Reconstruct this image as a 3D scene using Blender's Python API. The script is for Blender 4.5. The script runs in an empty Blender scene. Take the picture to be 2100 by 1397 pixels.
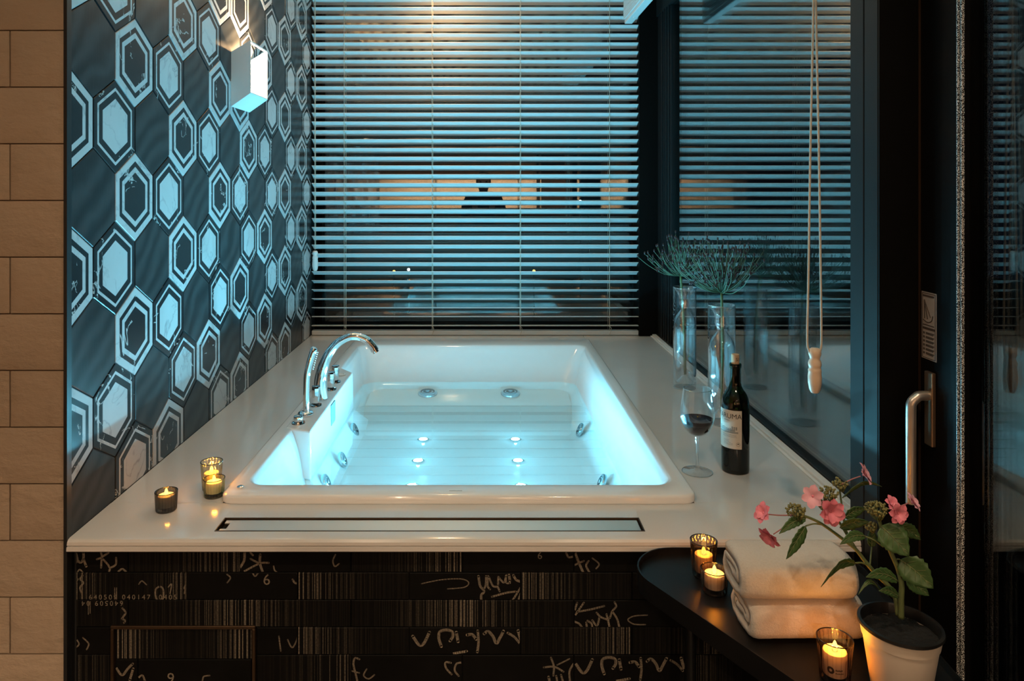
import bpy, bmesh, math, random
from mathutils import Vector, Matrix, noise as mnoise
R = math.radians
random.seed(7)
scene = bpy.context.scene
COL = scene.collection

# ---------------------------------------------------------------- camera
F = 1484.0; VX, VY = 995.0, 388.0          # focal length (px) and vanishing point of the 2100x1397 frame
DECK = 0.64; ZC = DECK + 0.765             # top of the bath surround, camera height
cam_d = bpy.data.cameras.new('camera'); cam = bpy.data.objects.new('camera', cam_d); COL.objects.link(cam)
cam.location = (0, 0, ZC); cam.rotation_euler = (R(90), 0, 0)
cam_d.sensor_width = 36.0; cam_d.lens = F / 2100 * 36
cam_d.shift_x = (1050 - VX) / 2100; cam_d.shift_y = -(698.5 - VY) / 2100
cam_d.clip_start = 0.02; cam_d.clip_end = 400
scene.camera = cam
# ---------------------------------------------------------------- world, exposure
w = bpy.data.worlds.new('night'); scene.world = w; w.use_nodes = True
w.node_tree.nodes['Background'].inputs[0].default_value = (0.012, 0.016, 0.026, 1)
w.node_tree.nodes['Background'].inputs[1].default_value = 0.25
vs = scene.view_settings
vs.view_transform = 'Standard'; vs.look = 'None'; vs.gamma = 1.0; vs.use_curve_mapping = False
vs.exposure = 0.0
try:
    scene.cycles.transparent_max_bounces = 32
    scene.cycles.max_bounces = 10
    scene.cycles.caustics_refractive = False
    scene.cycles.sample_clamp_indirect = 6.0
except Exception:
    pass
# light levels of the lamps of the place (W)
LED_W = 7.6; LED_C = (0.165, 0.64, 0.88)
LAMP_W = 26.0; WARM = (1.0, 0.62, 0.30)
ROOM_W = 110.0; FRONT_W = 7.4; TUB_W = 4.2; ROOM_C = (1.0, 0.72, 0.47)
CANDLE_W = 0.42; CANDLE_C = (1.0, 0.33, 0.02)

def P(x, y, Y):
    """world point seen at photo pixel x,y at depth Y"""
    return Vector(((x - VX) / F * Y, Y, ZC - (y - VY) / F * Y))

# ---------------------------------------------------------------- helpers
WL = {}
def link(o): COL.objects.link(o); return o
def props(o, label=None, cat=None, group=None, kind=None):
    if label: o['label'] = label
    if cat: o['category'] = cat
    if group: o['group'] = group
    if kind: o['kind'] = kind
    return o
def thing(name, loc, label, cat=None, group=None, kind=None):
    o = link(bpy.data.objects.new(name, None)); o.location = loc; o.empty_display_size = 0.02
    WL[o.name] = Vector(loc)
    return props(o, label, cat, group, kind)

class MB:
    def __init__(s): s.v = []; s.f = []; s.m = []
    def add(s, vs, fs, mi=0):
        b = len(s.v); s.v += [tuple(v) for v in vs]
        for f in fs: s.f.append(tuple(i + b for i in f)); s.m.append(mi)
        return s
    def box(s, x0, x1, y0, y1, z0, z1, mi=0):
        vs = [(x0,y0,z0),(x1,y0,z0),(x1,y1,z0),(x0,y1,z0),(x0,y0,z1),(x1,y0,z1),(x1,y1,z1),(x0,y1,z1)]
        return s.add(vs, [(3,2,1,0),(4,5,6,7),(0,1,5,4),(1,2,6,5),(2,3,7,6),(3,0,4,7)], mi)
    def prism(s, poly, z0, z1, mi=0, poly1=None):
        n = len(poly); poly1 = poly1 or poly
        vs = [(p[0],p[1],z0) for p in poly] + [(p[0],p[1],z1) for p in poly1]
        fs = [tuple(range(n-1,-1,-1)), tuple(range(n,2*n))] + [(i,(i+1)%n,n+(i+1)%n,n+i) for i in range(n)]
        return s.add(vs, fs, mi)
    def extr_x(s, prof, x0, x1, mi=0):
        n = len(prof)
        vs = [(x0,p[0],p[1]) for p in prof] + [(x1,p[0],p[1]) for p in prof]
        fs = [tuple(range(n)), tuple(range(2*n-1,n-1,-1))] + [(i,n+i,n+(i+1)%n,(i+1)%n) for i in range(n)]
        return s.add(vs, fs, mi)
    def lathe(s, prof, c=(0,0,0), n=24, mi=0, closed=False):
        """profile of (r,z); r==0 makes a pole"""
        c = Vector(c); rings = []; vs = []
        for r, z in prof:
            if r <= 1e-7: rings.append([len(vs)]); vs.append((c.x,c.y,c.z+z))
            else:
                rings.append(list(range(len(vs), len(vs)+n)))
                for k in range(n):
                    a = 2*math.pi*k/n; vs.append((c.x+r*math.cos(a), c.y+r*math.sin(a), c.z+z))
        fs = []
        pairs = list(zip(rings, rings[1:])) + ([(rings[-1], rings[0])] if closed else [])
        for A, B in pairs:
            for k in range(n):
                k2 = (k+1) % n
                if len(A) == 1 and len(B) == 1: break
                if len(A) == 1: fs.append((A[0], B[k2], B[k]))
                elif len(B) == 1: fs.append((A[k], A[k2], B[0]))
                else: fs.append((A[k], A[k2], B[k2], B[k]))
        return s.add(vs, fs, mi)
    def tube(s, pts, rad, n=10, mi=0, caps=True):
        pts = [Vector(p) for p in pts]
        if not hasattr(rad, '__len__'): rad = [rad]*len(pts)
        vs = []; fs = []; up = None
        for i, p in enumerate(pts):
            t = (pts[min(i+1,len(pts)-1)] - pts[max(i-1,0)]).normalized()
            if up is None:
                up = Vector((0,0,1)) if abs(t.z) < .9 else Vector((0,1,0))
            a = t.cross(up).normalized(); b = a.cross(t).normalized(); up = b
            for k in range(n):
                an = 2*math.pi*k/n
                vs.append(p + rad[i]*(math.cos(an)*a + math.sin(an)*b))
        for i in range(len(pts)-1):
            for k in range(n):
                k2 = (k+1) % n
                fs.append((i*n+k, i*n+k2, (i+1)*n+k2, (i+1)*n+k))
        if caps:
            fs.append(tuple(range(n-1,-1,-1))); fs.append(tuple(range((len(pts)-1)*n, len(pts)*n)))
        return s.add(vs, fs, mi)
    def ball(s, c, r, n=8, mi=0, sq=(1,1,1)):
        c = Vector(c); m = max(4, n//2 + 1); b = MB()
        b.lathe([(r*math.sin(math.pi*i/m) if 0 < i < m else 0, -r*math.cos(math.pi*i/m)) for i in range(m+1)], n=n)
        return s.add([(c.x+v[0]*sq[0], c.y+v[1]*sq[1], c.z+v[2]*sq[2]) for v in b.v], b.f, mi)
    def xform(s, fn): s.v = [tuple(fn(Vector(v))) for v in s.v]; return s
    def mesh(s, name, mats, smooth=False, off=None):
        me = bpy.data.meshes.new(name)
        vs = s.v if off is None else [(v[0]-off[0], v[1]-off[1], v[2]-off[2]) for v in s.v]
        me.from_pydata(vs, [], s.f)
        for m in (mats if isinstance(mats, (list, tuple)) else [mats]): me.materials.append(m)
        for p, mi in zip(me.polygons, s.m): p.material_index = mi
        me.update()
        bm = bmesh.new(); bm.from_mesh(me); bmesh.ops.recalc_face_normals(bm, faces=bm.faces); bm.to_mesh(me); bm.free()
        if smooth:
            me.polygons.foreach_set('use_smooth', [True]*len(me.polygons))
            if smooth != 'all': me.set_sharp_from_angle(angle=R(smooth if smooth is not True else 40))
        return me
    def build(s, name, mats, parent=None, smooth=False, loc=None):
        """vertices are in world space; parent's base (or loc) becomes the origin"""
        if parent is not None: off = WL[parent.name]
        else: off = Vector(loc) if loc is not None else Vector((0,0,0))
        o = link(bpy.data.objects.new(name, s.mesh(name, mats, smooth, off)))
        if parent is not None: o.parent = parent; WL[o.name] = WL[parent.name]
        else: o.location = off; WL[o.name] = off
        return o
def bevel(o, w, seg=2, ang=35):
    m = o.modifiers.new('bevel', 'BEVEL'); m.width = w; m.segments = seg; m.limit_method = 'ANGLE'; m.angle_limit = R(ang)
    return o
def inst(name, me, parent, wloc, rot=None, scale=None):
    o = link(bpy.data.objects.new(name, me)); o.parent = parent
    o.location = Vector(wloc) - WL[parent.name]; WL[o.name] = Vector(wloc)
    if rot: o.rotation_euler = rot
    if scale: o.scale = scale
    return o
def lamp(name, kind, parent, wloc, energy, color, size=0.02, rot=None, spread=None):
    d = bpy.data.lights.new(name, kind); d.energy = energy; d.color = color
    if kind == 'AREA':
        d.shape = 'DISK'; d.size = size
        if spread: d.spread = R(spread)
    else: d.shadow_soft_size = size
    o = link(bpy.data.objects.new(name, d)); o.parent = parent; o.location = Vector(wloc) - WL[parent.name]
    if rot: o.rotation_euler = rot
    return o
def crom(pts, n=6):
    pts = [Vector(p) for p in pts]; out = []
    for i in range(len(pts)-1):
        p0 = pts[max(i-1,0)]; p1 = pts[i]; p2 = pts[i+1]; p3 = pts[min(i+2,len(pts)-1)]
        for k in range(n):
            t = k/n
            out.append(0.5*((2*p1)+(p2-p0)*t+(2*p0-5*p1+4*p2-p3)*t*t+(3*p1-p0-3*p2+p3)*t*t*t))
    out.append(pts[-1]); return out
def lerpl(vals, n):
    out = []
    for i in range(len(vals)-1):
        for k in range(n): out.append(vals[i]+(vals[i+1]-vals[i])*k/n)
    return out+[vals[-1]]

# ---------------------------------------------------------------- materials
class N:
    def __init__(s, name):
        s.m = bpy.data.materials.new(name); s.m.use_nodes = True
        s.t = s.m.node_tree; s.t.nodes.clear()
        s.out = s.t.nodes.new('ShaderNodeOutputMaterial')
    def n(s, typ, **kw):
        nd = s.t.nodes.new('ShaderNode'+typ)
        for k, v in kw.items():
            if hasattr(nd, k) and not k[0].isupper(): setattr(nd, k, v)
            else: s.set(nd, k, v)
        return nd
    def set(s, nd, k, v):
        inp = nd.inputs[int(k[1:])] if k[0] == 'I' and k[1:].isdigit() else nd.inputs[k.replace('_', ' ')]
        if hasattr(v, 'node') or isinstance(v, bpy.types.NodeSocket): s.t.links.new(v, inp)
        else: inp.default_value = v
    def math(s, op, a, b=0.0, clamp=False):
        nd = s.n('Math', operation=op, use_clamp=clamp, I0=a, I1=b); return nd.outputs[0]
    def mix(s, fac, a, b):
        nd = s.n('Mix', data_type='RGBA'); 
        for i, v in ((0, fac), (6, a), (7, b)):
            if isinstance(v, bpy.types.NodeSocket): s.t.links.new(v, nd.inputs[i])
            else: nd.inputs[i].default_value = v if i == 0 else (tuple(v)+(1,))[:4]
        return nd.outputs[2]
    def coords(s, rnd=0.0, scale=(1,1,1)):
        tc = s.n('TexCoord'); v = tc.outputs['Object']
        if rnd:
            oi = s.n('ObjectInfo'); r = s.math('MULTIPLY', oi.outputs['Random'], rnd)
            cx = s.n('CombineXYZ', I0=r, I1=s.math('MULTIPLY', r, 1.7), I2=s.math('MULTIPLY', r, -2.3))
            v = s.n('VectorMath', operation='ADD', I0=v, I1=cx.outputs[0]).outputs[0]
        if tuple(scale) != (1,1,1):
            v = s.n('VectorMath', operation='MULTIPLY', I0=v, I1=scale).outputs[0]
        return v
    def noise(s, v, scale, detail=2.0, rough=.5, dist=0.0, out='Fac'):
        nd = s.n('TexNoise', Vector=v, Scale=scale, Detail=detail, Roughness=rough, Distortion=dist)
        return nd.outputs[0] if out == 'Fac' else nd.outputs[1]
    def ramp(s, fac, stops):
        nd = s.n('ValToRGB', I0=fac); el = nd.color_ramp.elements
        while len(el) < len(stops): el.new(0.5)
        for e, (p, c) in zip(el, stops):
            e.position = p; e.color = (tuple(c)+(1,))[:4] if hasattr(c, '__len__') else (c,c,c,1)
        return nd.outputs[0]
    def bump(s, h, strength=.3, dist=.01):
        return s.n('Bump', Strength=strength, Distance=dist, Height=h).outputs[0]
    def principled(s, color, rough=.5, metal=0.0, normal=None, **kw):
        p = s.n('BsdfPrincipled')
        for k, v in (('Base_Color', color if isinstance(color, bpy.types.NodeSocket) else (tuple(color)+(1,))[:4]), ('Roughness', rough), ('Metallic', metal)):
            s.set(p, k, v)
        if normal is not None: s.set(p, 'Normal', normal)
        for k, v in kw.items():
            s.set(p, k, (tuple(v)+(1,))[:4] if isinstance(v, tuple) and len(v) == 3 else v)
        s.t.links.new(p.outputs[0], s.out.inputs[0]); return s.m
def simple(name, color, rough=.5, metal=0.0, var=.12, scale=30, bump=0.0, bscale=60, bdist=.002, **kw):
    a = N(name); v = a.coords(3.0)
    nz = a.noise(v, scale, 3)
    c = a.mix(nz, tuple(x*(1-var) for x in color), tuple(min(1, x*(1+var)) for x in color))
    nb = a.bump(a.noise(v, bscale, 4), bump, bdist) if bump else None
    return a.principled(c, rough, metal, nb, **kw)
def thin_glass(name, tint, f0=.04, rough=0.0, gl=(1,1,1), shade=None, pw=5.0, sp=2.5):
    a = N(name)
    lw = a.n('LayerWeight', Blend=.5)
    p = a.math('POWER', lw.outputs['Facing'], pw)
    fr = a.math('ADD', a.math('MULTIPLY', p, 1-f0), f0, True)
    if shade is not None:
        tint = a.mix(a.math('POWER', lw.outputs['Facing'], sp), tint, shade)
        tr = a.n('BsdfTransparent', Color=tint)
    else: tr = a.n('BsdfTransparent', Color=tuple(tint)+(1,))
    g = a.n('BsdfGlossy', Color=tuple(gl)+(1,), Roughness=rough)
    mx = a.n('MixShader', I0=fr, I1=tr.outputs[0], I2=g.outputs[0])
    a.t.links.new(mx.outputs[0], a.out.inputs[0]); return a.m
def emis(name, color, strength):
    a = N(name); e = a.n('Emission', Color=tuple(color)+(1,), Strength=strength)
    a.t.links.new(e.outputs[0], a.out.inputs[0]); return a.m

def vein(a, v, scale, width, det=5, dist=.6):
    nz = a.noise(v, scale, det, .55, dist)
    d = a.math('ABSOLUTE', a.math('SUBTRACT', nz, .5))
    return a.math('SUBTRACT', 1.0, a.math('DIVIDE', d, width, True), True)
def m_white_marble():
    a = N('white_marble'); v = a.coords(40.0)
    k = a.math('MULTIPLY', vein(a, v, 7, .03), a.math('MULTIPLY', a.noise(v, 9, 2), 1.3), True)
    soft = a.noise(v, 12, 4, .6)
    c = a.mix(a.math('MULTIPLY', a.math('POWER', k, 2.0), .65, True), a.mix(soft, (.42,.425,.425), (.50,.505,.505)), (.10,.105,.11))
    return a.principled(c, .22)
def m_black_marble():
    a = N('black_marble'); v = a.coords(40.0)
    k = a.math('MULTIPLY', vein(a, v, 9, .012), a.math('GREATER_THAN', a.noise(v, 14, 2), .53))
    c = a.mix(a.math('MULTIPLY', k, .8), (.016,.017,.019), (.62,.62,.6))
    return a.principled(c, .22, Specular_IOR_Level=.3)
def m_dark_wood_tile():
    a = N('dark_wood_tile'); v = a.coords(23.0)
    wv = a.n('TexWave', wave_type='RINGS', Vector=v, Scale=5.0, Distortion=9.0, Detail=3.0, Detail_Scale=.8).outputs[1]
    fine = a.noise(a.coords(23.0, (1,60,6)), 4, 4)
    c = a.mix(wv, (.017,.018,.019), (.044,.046,.047)); c = a.mix(a.math('MULTIPLY', fine, .5), c, (.03,.033,.036))
    return a.principled(c, .30, 0, a.bump(fine, .08, .002), Specular_IOR_Level=.22)
def m_quartz():
    a = N('white_quartz'); v = a.coords()
    sp = a.n('TexVoronoi', Vector=v, Scale=420.0).outputs[0]
    k = a.math('LESS_THAN', sp, .16)
    g = a.noise(v, 5, 3)
    c = a.mix(g, (.58,.565,.54), (.64,.625,.60)); c = a.mix(a.math('MULTIPLY', k, .28), c, (.33,.30,.27))
    return a.principled(c, .16, Coat_Weight=.35, Coat_Roughness=.03)
def m_beige_tile():
    a = N('beige_stone_tile'); v = a.coords(9.0)
    h = a.noise(a.coords(9.0, (1,1,1.7)), 22, 6, .6); big = a.noise(v, 6, 2)
    c = a.mix(big, (.35,.275,.20), (.41,.325,.24)); c = a.mix(a.math('MULTIPLY', h, .35), c, (.30,.235,.17))
    return a.principled(c, .62, 0, a.bump(h, .55, .008))
def m_print_tile(name, kind):
    """dark glazed tile; flat worn barcode print in it"""
    a = N(name); tc = a.n('TexCoord').outputs['Object']
    sx = a.n('SeparateXYZ', I0=tc).outputs[0]
    oi = a.n('ObjectInfo').outputs['Random']
    base = a.mix(a.noise(tc, 30, 4), (.0035,.0035,.0032), (.0075,.007,.0065))
    if kind == 'plain': return a.principled(base, .42, Specular_IOR_Level=.06)
    ps = a.math('ADD', sx, a.math('MULTIPLY', oi, 3.0))
    cx = a.n('CombineXYZ', I0=ps).outputs[0]
    b1 = a.math('GREATER_THAN', a.noise(cx, 190, 1, .5), .5)
    b2 = a.math('GREATER_THAN', a.noise(cx, 420, 1, .5), .48)
    bars = a.math('MULTIPLY', b1, b2)
    u = a.math('ADD', a.math('DIVIDE', sx, .2465), .5)          # 0..1 along the tile
    if kind == 'left': fade = a.math('POWER', a.math('SUBTRACT', 1.0, u, True), 3.2)
    elif kind == 'right': fade = a.math('POWER', a.math('ADD', u, 0.0, True), 3.2)
    elif kind == 'both':
        d = a.math('ABSOLUTE', a.math('SUBTRACT', u, .5)); fade = a.math('POWER', a.math('MULTIPLY', d, 2.0, True), 3.6)
    else: fade = a.math('MULTIPLY', a.math('SUBTRACT', u, .35, True), 0.25)
    wear = a.noise(tc, 260, 4, .75); wear = a.math('MULTIPLY', a.math('SUBTRACT', wear, .25, True), 1.6, True)
    k = a.math('MULTIPLY', a.math('MULTIPLY', bars, fade), wear, True)
    k = a.math('ADD', k, a.math('MULTIPLY', bars, .012), True)
    c = a.mix(k, base, (.40,.34,.26))
    return a.principled(c, .45, Specular_IOR_Level=.06)
def m_worn_print():
    a = N('worn_print'); v = a.coords()
    k = a.math('MULTIPLY', a.math('SUBTRACT', a.noise(v, 330, 5, .8), .28, True), 2.2, True)
    k = a.math('MULTIPLY', k, a.math('ADD', .25, a.noise(v, 9, 1)), True)
    return a.principled(a.mix(k, (.014,.013,.011), (.50,.41,.30)), .5)
def m_towel():
    a = N('terry_towel'); v = a.coords(5.0)
    h = a.noise(v, 900, 2, .7); g = a.noise(v, 250, 3)
    c = a.mix(g, (.56,.51,.44), (.70,.65,.57))
    return a.principled(c, .95, 0, a.bump(a.math('ADD', h, g), .9, .003), Sheen_Weight=.5)
def m_leaf():
    a = N('leaf'); v = a.coords(11.0)
    g = a.noise(v, 60, 4, .6)
    c = a.mix(g, (.030,.075,.020), (.062,.125,.035))
    return a.principled(c, .42, 0, a.bump(g, .35, .002), Subsurface_Weight=0.0)
def m_wood_ceiling():
    a = N('oak_ceiling'); v = a.coords(0, (1.0,.16,1))
    wv = a.n('TexWave', wave_type='RINGS', rings_direction='Z', Vector=v, Scale=4.0, Distortion=6.0, Detail=2.0, Detail_Scale=1.0).outputs[1]
    c = a.mix(a.math('POWER', wv, 2.0), (.70,.52,.36), (.16,.09,.05))
    return a.principled(c, .5)

MAT = {}
MAT['white_marble'] = m_white_marble(); MAT['black_marble'] = m_black_marble(); MAT['dark_tile'] = m_dark_wood_tile()
MAT['quartz'] = m_quartz(); MAT['beige'] = m_beige_tile(); MAT['towel'] = m_towel(); MAT['leaf'] = m_leaf()
MAT['oak'] = m_wood_ceiling(); MAT['print'] = m_worn_print()
for k in ('plain', 'left', 'right', 'both', 'faint'): MAT['pt_'+k] = m_print_tile('printed_tile_'+k, k)
MAT['grout_dark'] = simple('dark_grout', (.010,.010,.010), .8)
MAT['grout_brown'] = simple('brown_grout', (.13,.085,.055), .85)
MAT['black_metal'] = simple('black_metal', (.012,.013,.014), .38)
MAT['frame'] = simple('anodised_frame', (.010,.011,.0115), .5, scale=8, Specular_IOR_Level=.15)
MAT['frame_black'] = simple('black_frame', (.003,.0027,.0024), .55, Specular_IOR_Level=.08)
MAT['bronze'] = simple('bronze_trim', (.09,.055,.032), .35, .8)
MAT['chrome'] = simple('chrome', (.82,.83,.84), .04, 1.0, var=.02)
MAT['steel'] = simple('brushed_steel', (.72,.68,.62), .48, 1.0, var=.08, scale=6, bump=.05, bscale=200)
MAT['acrylic'] = simple('white_acrylic', (.80,.80,.79), .12, var=.02, Coat_Weight=.5, Coat_Roughness=.02)
MAT['slat'] = simple('white_slat', (.74,.74,.73), .38, var=.03)
MAT['cord'] = simple('cream_cord', (.62,.55,.45), .8, bump=.5, bscale=900)
MAT['white_paint'] = simple('white_paint', (.72,.71,.69), .45, var=.03)
MAT['pale_wood'] = simple('pale_turned_wood', (.76,.60,.45), .35, var=.1, scale=14)
MAT['white_plastic'] = simple('white_plastic', (.75,.72,.68), .4, var=.04)
MAT['window_glass'] = thin_glass('window_glass', (.86,.9,.9), .06)
MAT['clear_glass'] = thin_glass('clear_glass', (.95,.97,.98), .11, shade=(.35,.46,.52), pw=2.8)
MAT['vase_inner'] = thin_glass('vase_inner_glass', (.95,.97,.98), .14, shade=(.40,.52,.6), pw=1.8)
MAT['glass_edge'] = thin_glass('glass_edge', (.8,.87,.88), .30, pw=2.0)
MAT['stem_glass'] = thin_glass('stemware_glass', (.98,.985,.985), .04, shade=(.80,.85,.88), pw=4.0)
MAT['bottle_glass'] = thin_glass('green_bottle_glass', (.10,.20,.03), .05, shade=(.01,.03,.005))
MAT['water'] = thin_glass('bath_water', (.86,.985,1.0), .02)
MAT['wine'] = simple('red_wine', (.010,.0010,.003), .05, var=.1, Specular_IOR_Level=.12)
MAT['cork'] = simple('cork', (.55,.36,.21), .8, bump=.4, bscale=300)
MAT['paper'] = simple('label_paper', (.62,.55,.45), .7, var=.05)
MAT['ink'] = simple('dark_ink', (.045,.035,.03), .7)
MAT['ink_grey'] = simple('grey_ink', (.26,.25,.22), .7, var=.3, scale=200)
MAT['wax'] = simple('white_wax', (.80,.74,.62), .5, var=.03)
MAT['soil'] = simple('potting_soil', (.0022,.0018,.0015), .95, bump=1.0, bscale=150, bdist=.006)
MAT['pot'] = simple('white_pot', (.68,.60,.50), .5, var=.03)
MAT['pot_liner'] = simple('black_pot_rim', (.006,.006,.006), .4)
MAT['petal'] = simple('pink_petal', (.74,.22,.29), .5, var=.28, scale=70)
MAT['petal_pale'] = simple('pale_pink_petal', (.74,.38,.46), .5, var=.25, scale=70)
MAT['stem'] = simple('green_stem', (.10,.13,.045), .5, var=.3, scale=40)
MAT['stem_red'] = simple('reddish_stalk', (.32,.12,.12), .5)
MAT['bud'] = simple('flower_bud', (.17,.16,.05), .6, var=.6, scale=60)
MAT['vein'] = simple('leaf_vein', (.13,.16,.06), .5)
MAT['ray'] = simple('umbel_ray', (.055,.095,.05), .5, var=.4, scale=20)
MAT['seed'] = simple('dark_seed_head', (.035,.014,.014), .6)
MAT['skin'] = simple('skin', (.45,.28,.2), .5)
MAT['hair'] = simple('black_hair', (.008,.007,.006), .6)
MAT['cloth'] = simple('black_clothing', (.01,.01,.012), .9)
MAT['plaster'] = simple('tan_plaster', (.72,.53,.38), .7, var=.05, scale=3)
MAT['dark_wood'] = simple('dark_walnut', (.035,.022,.015), .4, var=.35, scale=5)
MAT['floor'] = simple('dark_floor', (.05,.036,.026), .4, var=.2, scale=3)
MAT['ext'] = simple('asphalt', (.01,.011,.012), .9)

# ================================================================ STRUCTURE
XW = -0.913            # face of the hexagon tile wall
XG = 0.905             # face of the side window glass
YB = 3.80              # plane of the blind
CEIL = 2.50
def rel(z): return ZC + z

floor = MB().box(-3.2, 2.6, -3.3, 1.62, -.05, 0).build('floor', MAT['floor']); props(floor, 'dark wooden floor of the room in front of the bath', kind='structure')
ceil_ = MB().box(-3.2, 2.6, -3.3, 4.0, CEIL, CEIL+.05).build('ceiling', MAT['oak']); props(ceil_, 'pale oak ceiling above the bath and the room', kind='structure')

# ---- hexagon tile wall
wl = MB().box(XW-.12, XW-.004, 1.60, 4.0, DECK-.64, CEIL).build('wall_left', MAT['grout_dark'])
props(wl, 'wall of black, grey and white hexagon tiles beside the bath', kind='structure')
W = 0.202; S = W/math.sqrt(3)
def hexpts(hw, x): 
    r = hw*2/math.sqrt(3)
    return [(x, r*math.cos(R(30+60*i)), r*math.sin(R(30+60*i))) for i in range(6)]
def hex_mesh(kind):
    b = MB(); h = W/2
    if kind == 'L': rings = [(.825, 1), (.755, 0), (.59, 3), (0, 1)]; edge = 3
    elif kind == 'D': rings = [(.80, 1), (.675, 2), (.55, 1), (0, 2)]; edge = 1
    else: rings = [(0, 0)]; edge = 0
    if kind == 'L': seq = [(.965, None), (.825, 2), (.755, 1), (.59, 2), (0, 1)]
    elif kind == 'D': seq = [(.965, None), (.80, 1), (.675, 2), (.55, 1), (0, 2)]
    else: seq = [(.965, None), (0, 0)]
    edgem = {'L': 2, 'D': 1, 'P': 0}[kind]
    loops = [hexpts(h*.985, -.003), hexpts(h*.985, .004), hexpts(h*.965, .005)]
    vs = [p for l in loops for p in l]; 
    for a in (0, 6):
        b.add(vs[a:a+12], [(i, (i+1)%6, 6+(i+1)%6, 6+i) for i in range(6)], edgem)
    cur = loops[2]
    for hw, mi in seq[1:]:
        if hw == 0: b.add(cur, [tuple(range(6))], mi)
        else:
            nx = hexpts(h*hw, .005)
            b.add(cur+nx, [(i, (i+1)%6, 6+(i+1)%6, 6+i) for i in range(6)], mi); cur = nx
    return b
HEXM = [MAT['dark_tile'], MAT['white_marble'], MAT['black_marble']]
HB = {k: hex_mesh(k) for k in 'LDP'}
HME = {k: HB[k].mesh('hex_tile_'+k, HEXM) for k in 'LDP'}
TYPES = {6: 'DLPDLPLDPPDLP', 5: 'LPDLPDLDPLDPL', 4: 'PDLPDDPLDPLPD', 3: 'DLPDLPLDPLDPL', 2: 'PDLPDDPLDPLPD',
         1: 'DLPDLPDLPLDPL', 0: 'PDLPDLPLDPLPD', -1: 'DLPDLPLDPLDPL', -2: 'PDLPLDPLDPLPD',
         -3: 'DLPLDPLDPLDPL', -4: 'PLDPLDPLDPLPD'}
TYPES[5] = 'DLPDLPPDPLDPL'
Y0W, Y1W, Z0W, Z1W = 1.594, 3.985, DECK+.001, CEIL
for j, row in TYPES.items():
    z = rel(-.0205 + 1.5*S*j); y0 = 1.888 if j % 2 == 0 else 1.787
    for k, ch in enumerate(row):
        y = y0 + (k-1)*W
        lo, hi, zb, zt = y-W/2, y+W/2, z-S, z+S
        if hi < Y0W+.004 or lo > Y1W: continue
        me = HME[ch]
        if lo < Y0W or hi > Y1W or zb < Z0W or zt > Z1W:
            bm = bmesh.new(); bm.from_mesh(me)
            for co, no in (((0, Y0W-y, 0), (0,-1,0)), ((0, Y1W-y, 0), (0,1,0)), ((0,0,Z0W-z), (0,0,-1)), ((0,0,Z1W-z), (0,0,1))):
                bmesh.ops.bisect_plane(bm, geom=bm.verts[:]+bm.edges[:]+bm.faces[:], dist=1e-6, plane_co=co, plane_no=no, clear_outer=True)
            me = bpy.data.meshes.new('hex_tile_cut'); bm.to_mesh(me); bm.free()
            for m in HEXM: me.materials.append(m)
            if not me.polygons: continue
        inst('hex_tile', me, wl, (XW-.005, y, z))
tb = MB().box(-.9195, XW+.001, 1.578, 1.596, 0, CEIL).build('trim_1', MAT['black_metal']); props(tb, 'thin black corner strip between beige tiles and hexagon wall', kind='structure')

# ---- beige tile wall facing the room
YT = 1.585
wf = MB().box(-3.2, -.921, YT+.006, YT+.13, 0, CEIL).build('wall_front', MAT['grout_brown']); props(wf, 'wall of beige rectangular stone tiles left of the hexagon tiles', kind='structure')
TH, TWD = 116.4/F*YT, .2465
def btile(w, h, seed):
    b = MB(); rnd = random.Random(seed); nx, nz = 8, 5
    vs = []
    for i in range(nx+1):
        for k in range(nz+1):
            x = w*i/nx; z = h*k/nz; e = min(i, nx-i, k, nz-k)
            y = (.004 if e == 0 else 0) + rnd.uniform(-.0006, .0006)
            vs.append((x, y, z))
    fs = [(i*(nz+1)+k, (i+1)*(nz+1)+k, (i+1)*(nz+1)+k+1, i*(nz+1)+k+1) for i in range(nx) for k in range(nz)]
    b.add(vs, fs); b.box(.0005, w-.0005, .004, .008, .0005, h-.0005)
    return b.mesh('stone_tile', MAT['beige'], 60)
full = [btile(TWD-.003, TH-.0028, i) for i in range(5)]; half = [btile(.1205-.003, TH-.0028, 10+i) for i in range(4)]
XR_ = -.9215; zt = rel(-(62-VY)/F*YT)
row = 0
for i in range(-4, 13):
    z0 = zt - (i+1)*TH
    if z0 < -.001 or z0 + TH > CEIL+.1: continue
    x = XR_
    odd = (i % 2 == 0)
    first = True
    while x > -1.75:
        if odd and first: me = random.choice(half); x -= .1205
        else: me = random.choice(full); x -= TWD
        first = False
        inst('tile', me, wf, (x+.0015, YT-.002, z0+.0014))

# ---- rooms behind the camera (seen mirrored in the panes)
for nm, b, lab in (('wall_back', (-3.2, 2.6, -3.3, -3.18, 0, CEIL), 'tan plaster wall at the rear, mirrored in the window'),
                   ('wall_side', (-3.3, -3.2, -3.3, 1.72, 0, CEIL), 'tan plaster side wall at the far left of the room'),
                   ('wall_right', (2.5, 2.6, -3.2, -.3, 0, CEIL), 'tan plaster side wall at the far right of the room'),
                   ('wall_return', (.97, 2.5, -.42, -.3, 0, CEIL), 'dark return wall beside the glazed door')):
    o = MB().box(*b).build(nm, MAT['plaster'] if nm != 'wall_return' else MAT['dark_wood']); props(o, lab, kind='structure')
o = MB().box(-3.2, 2.5, -3.18, -2.9, 1.98, CEIL).build('trim_2', MAT['dark_wood']); props(o, 'dark walnut bulkhead above the rear wall', kind='structure')

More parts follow.
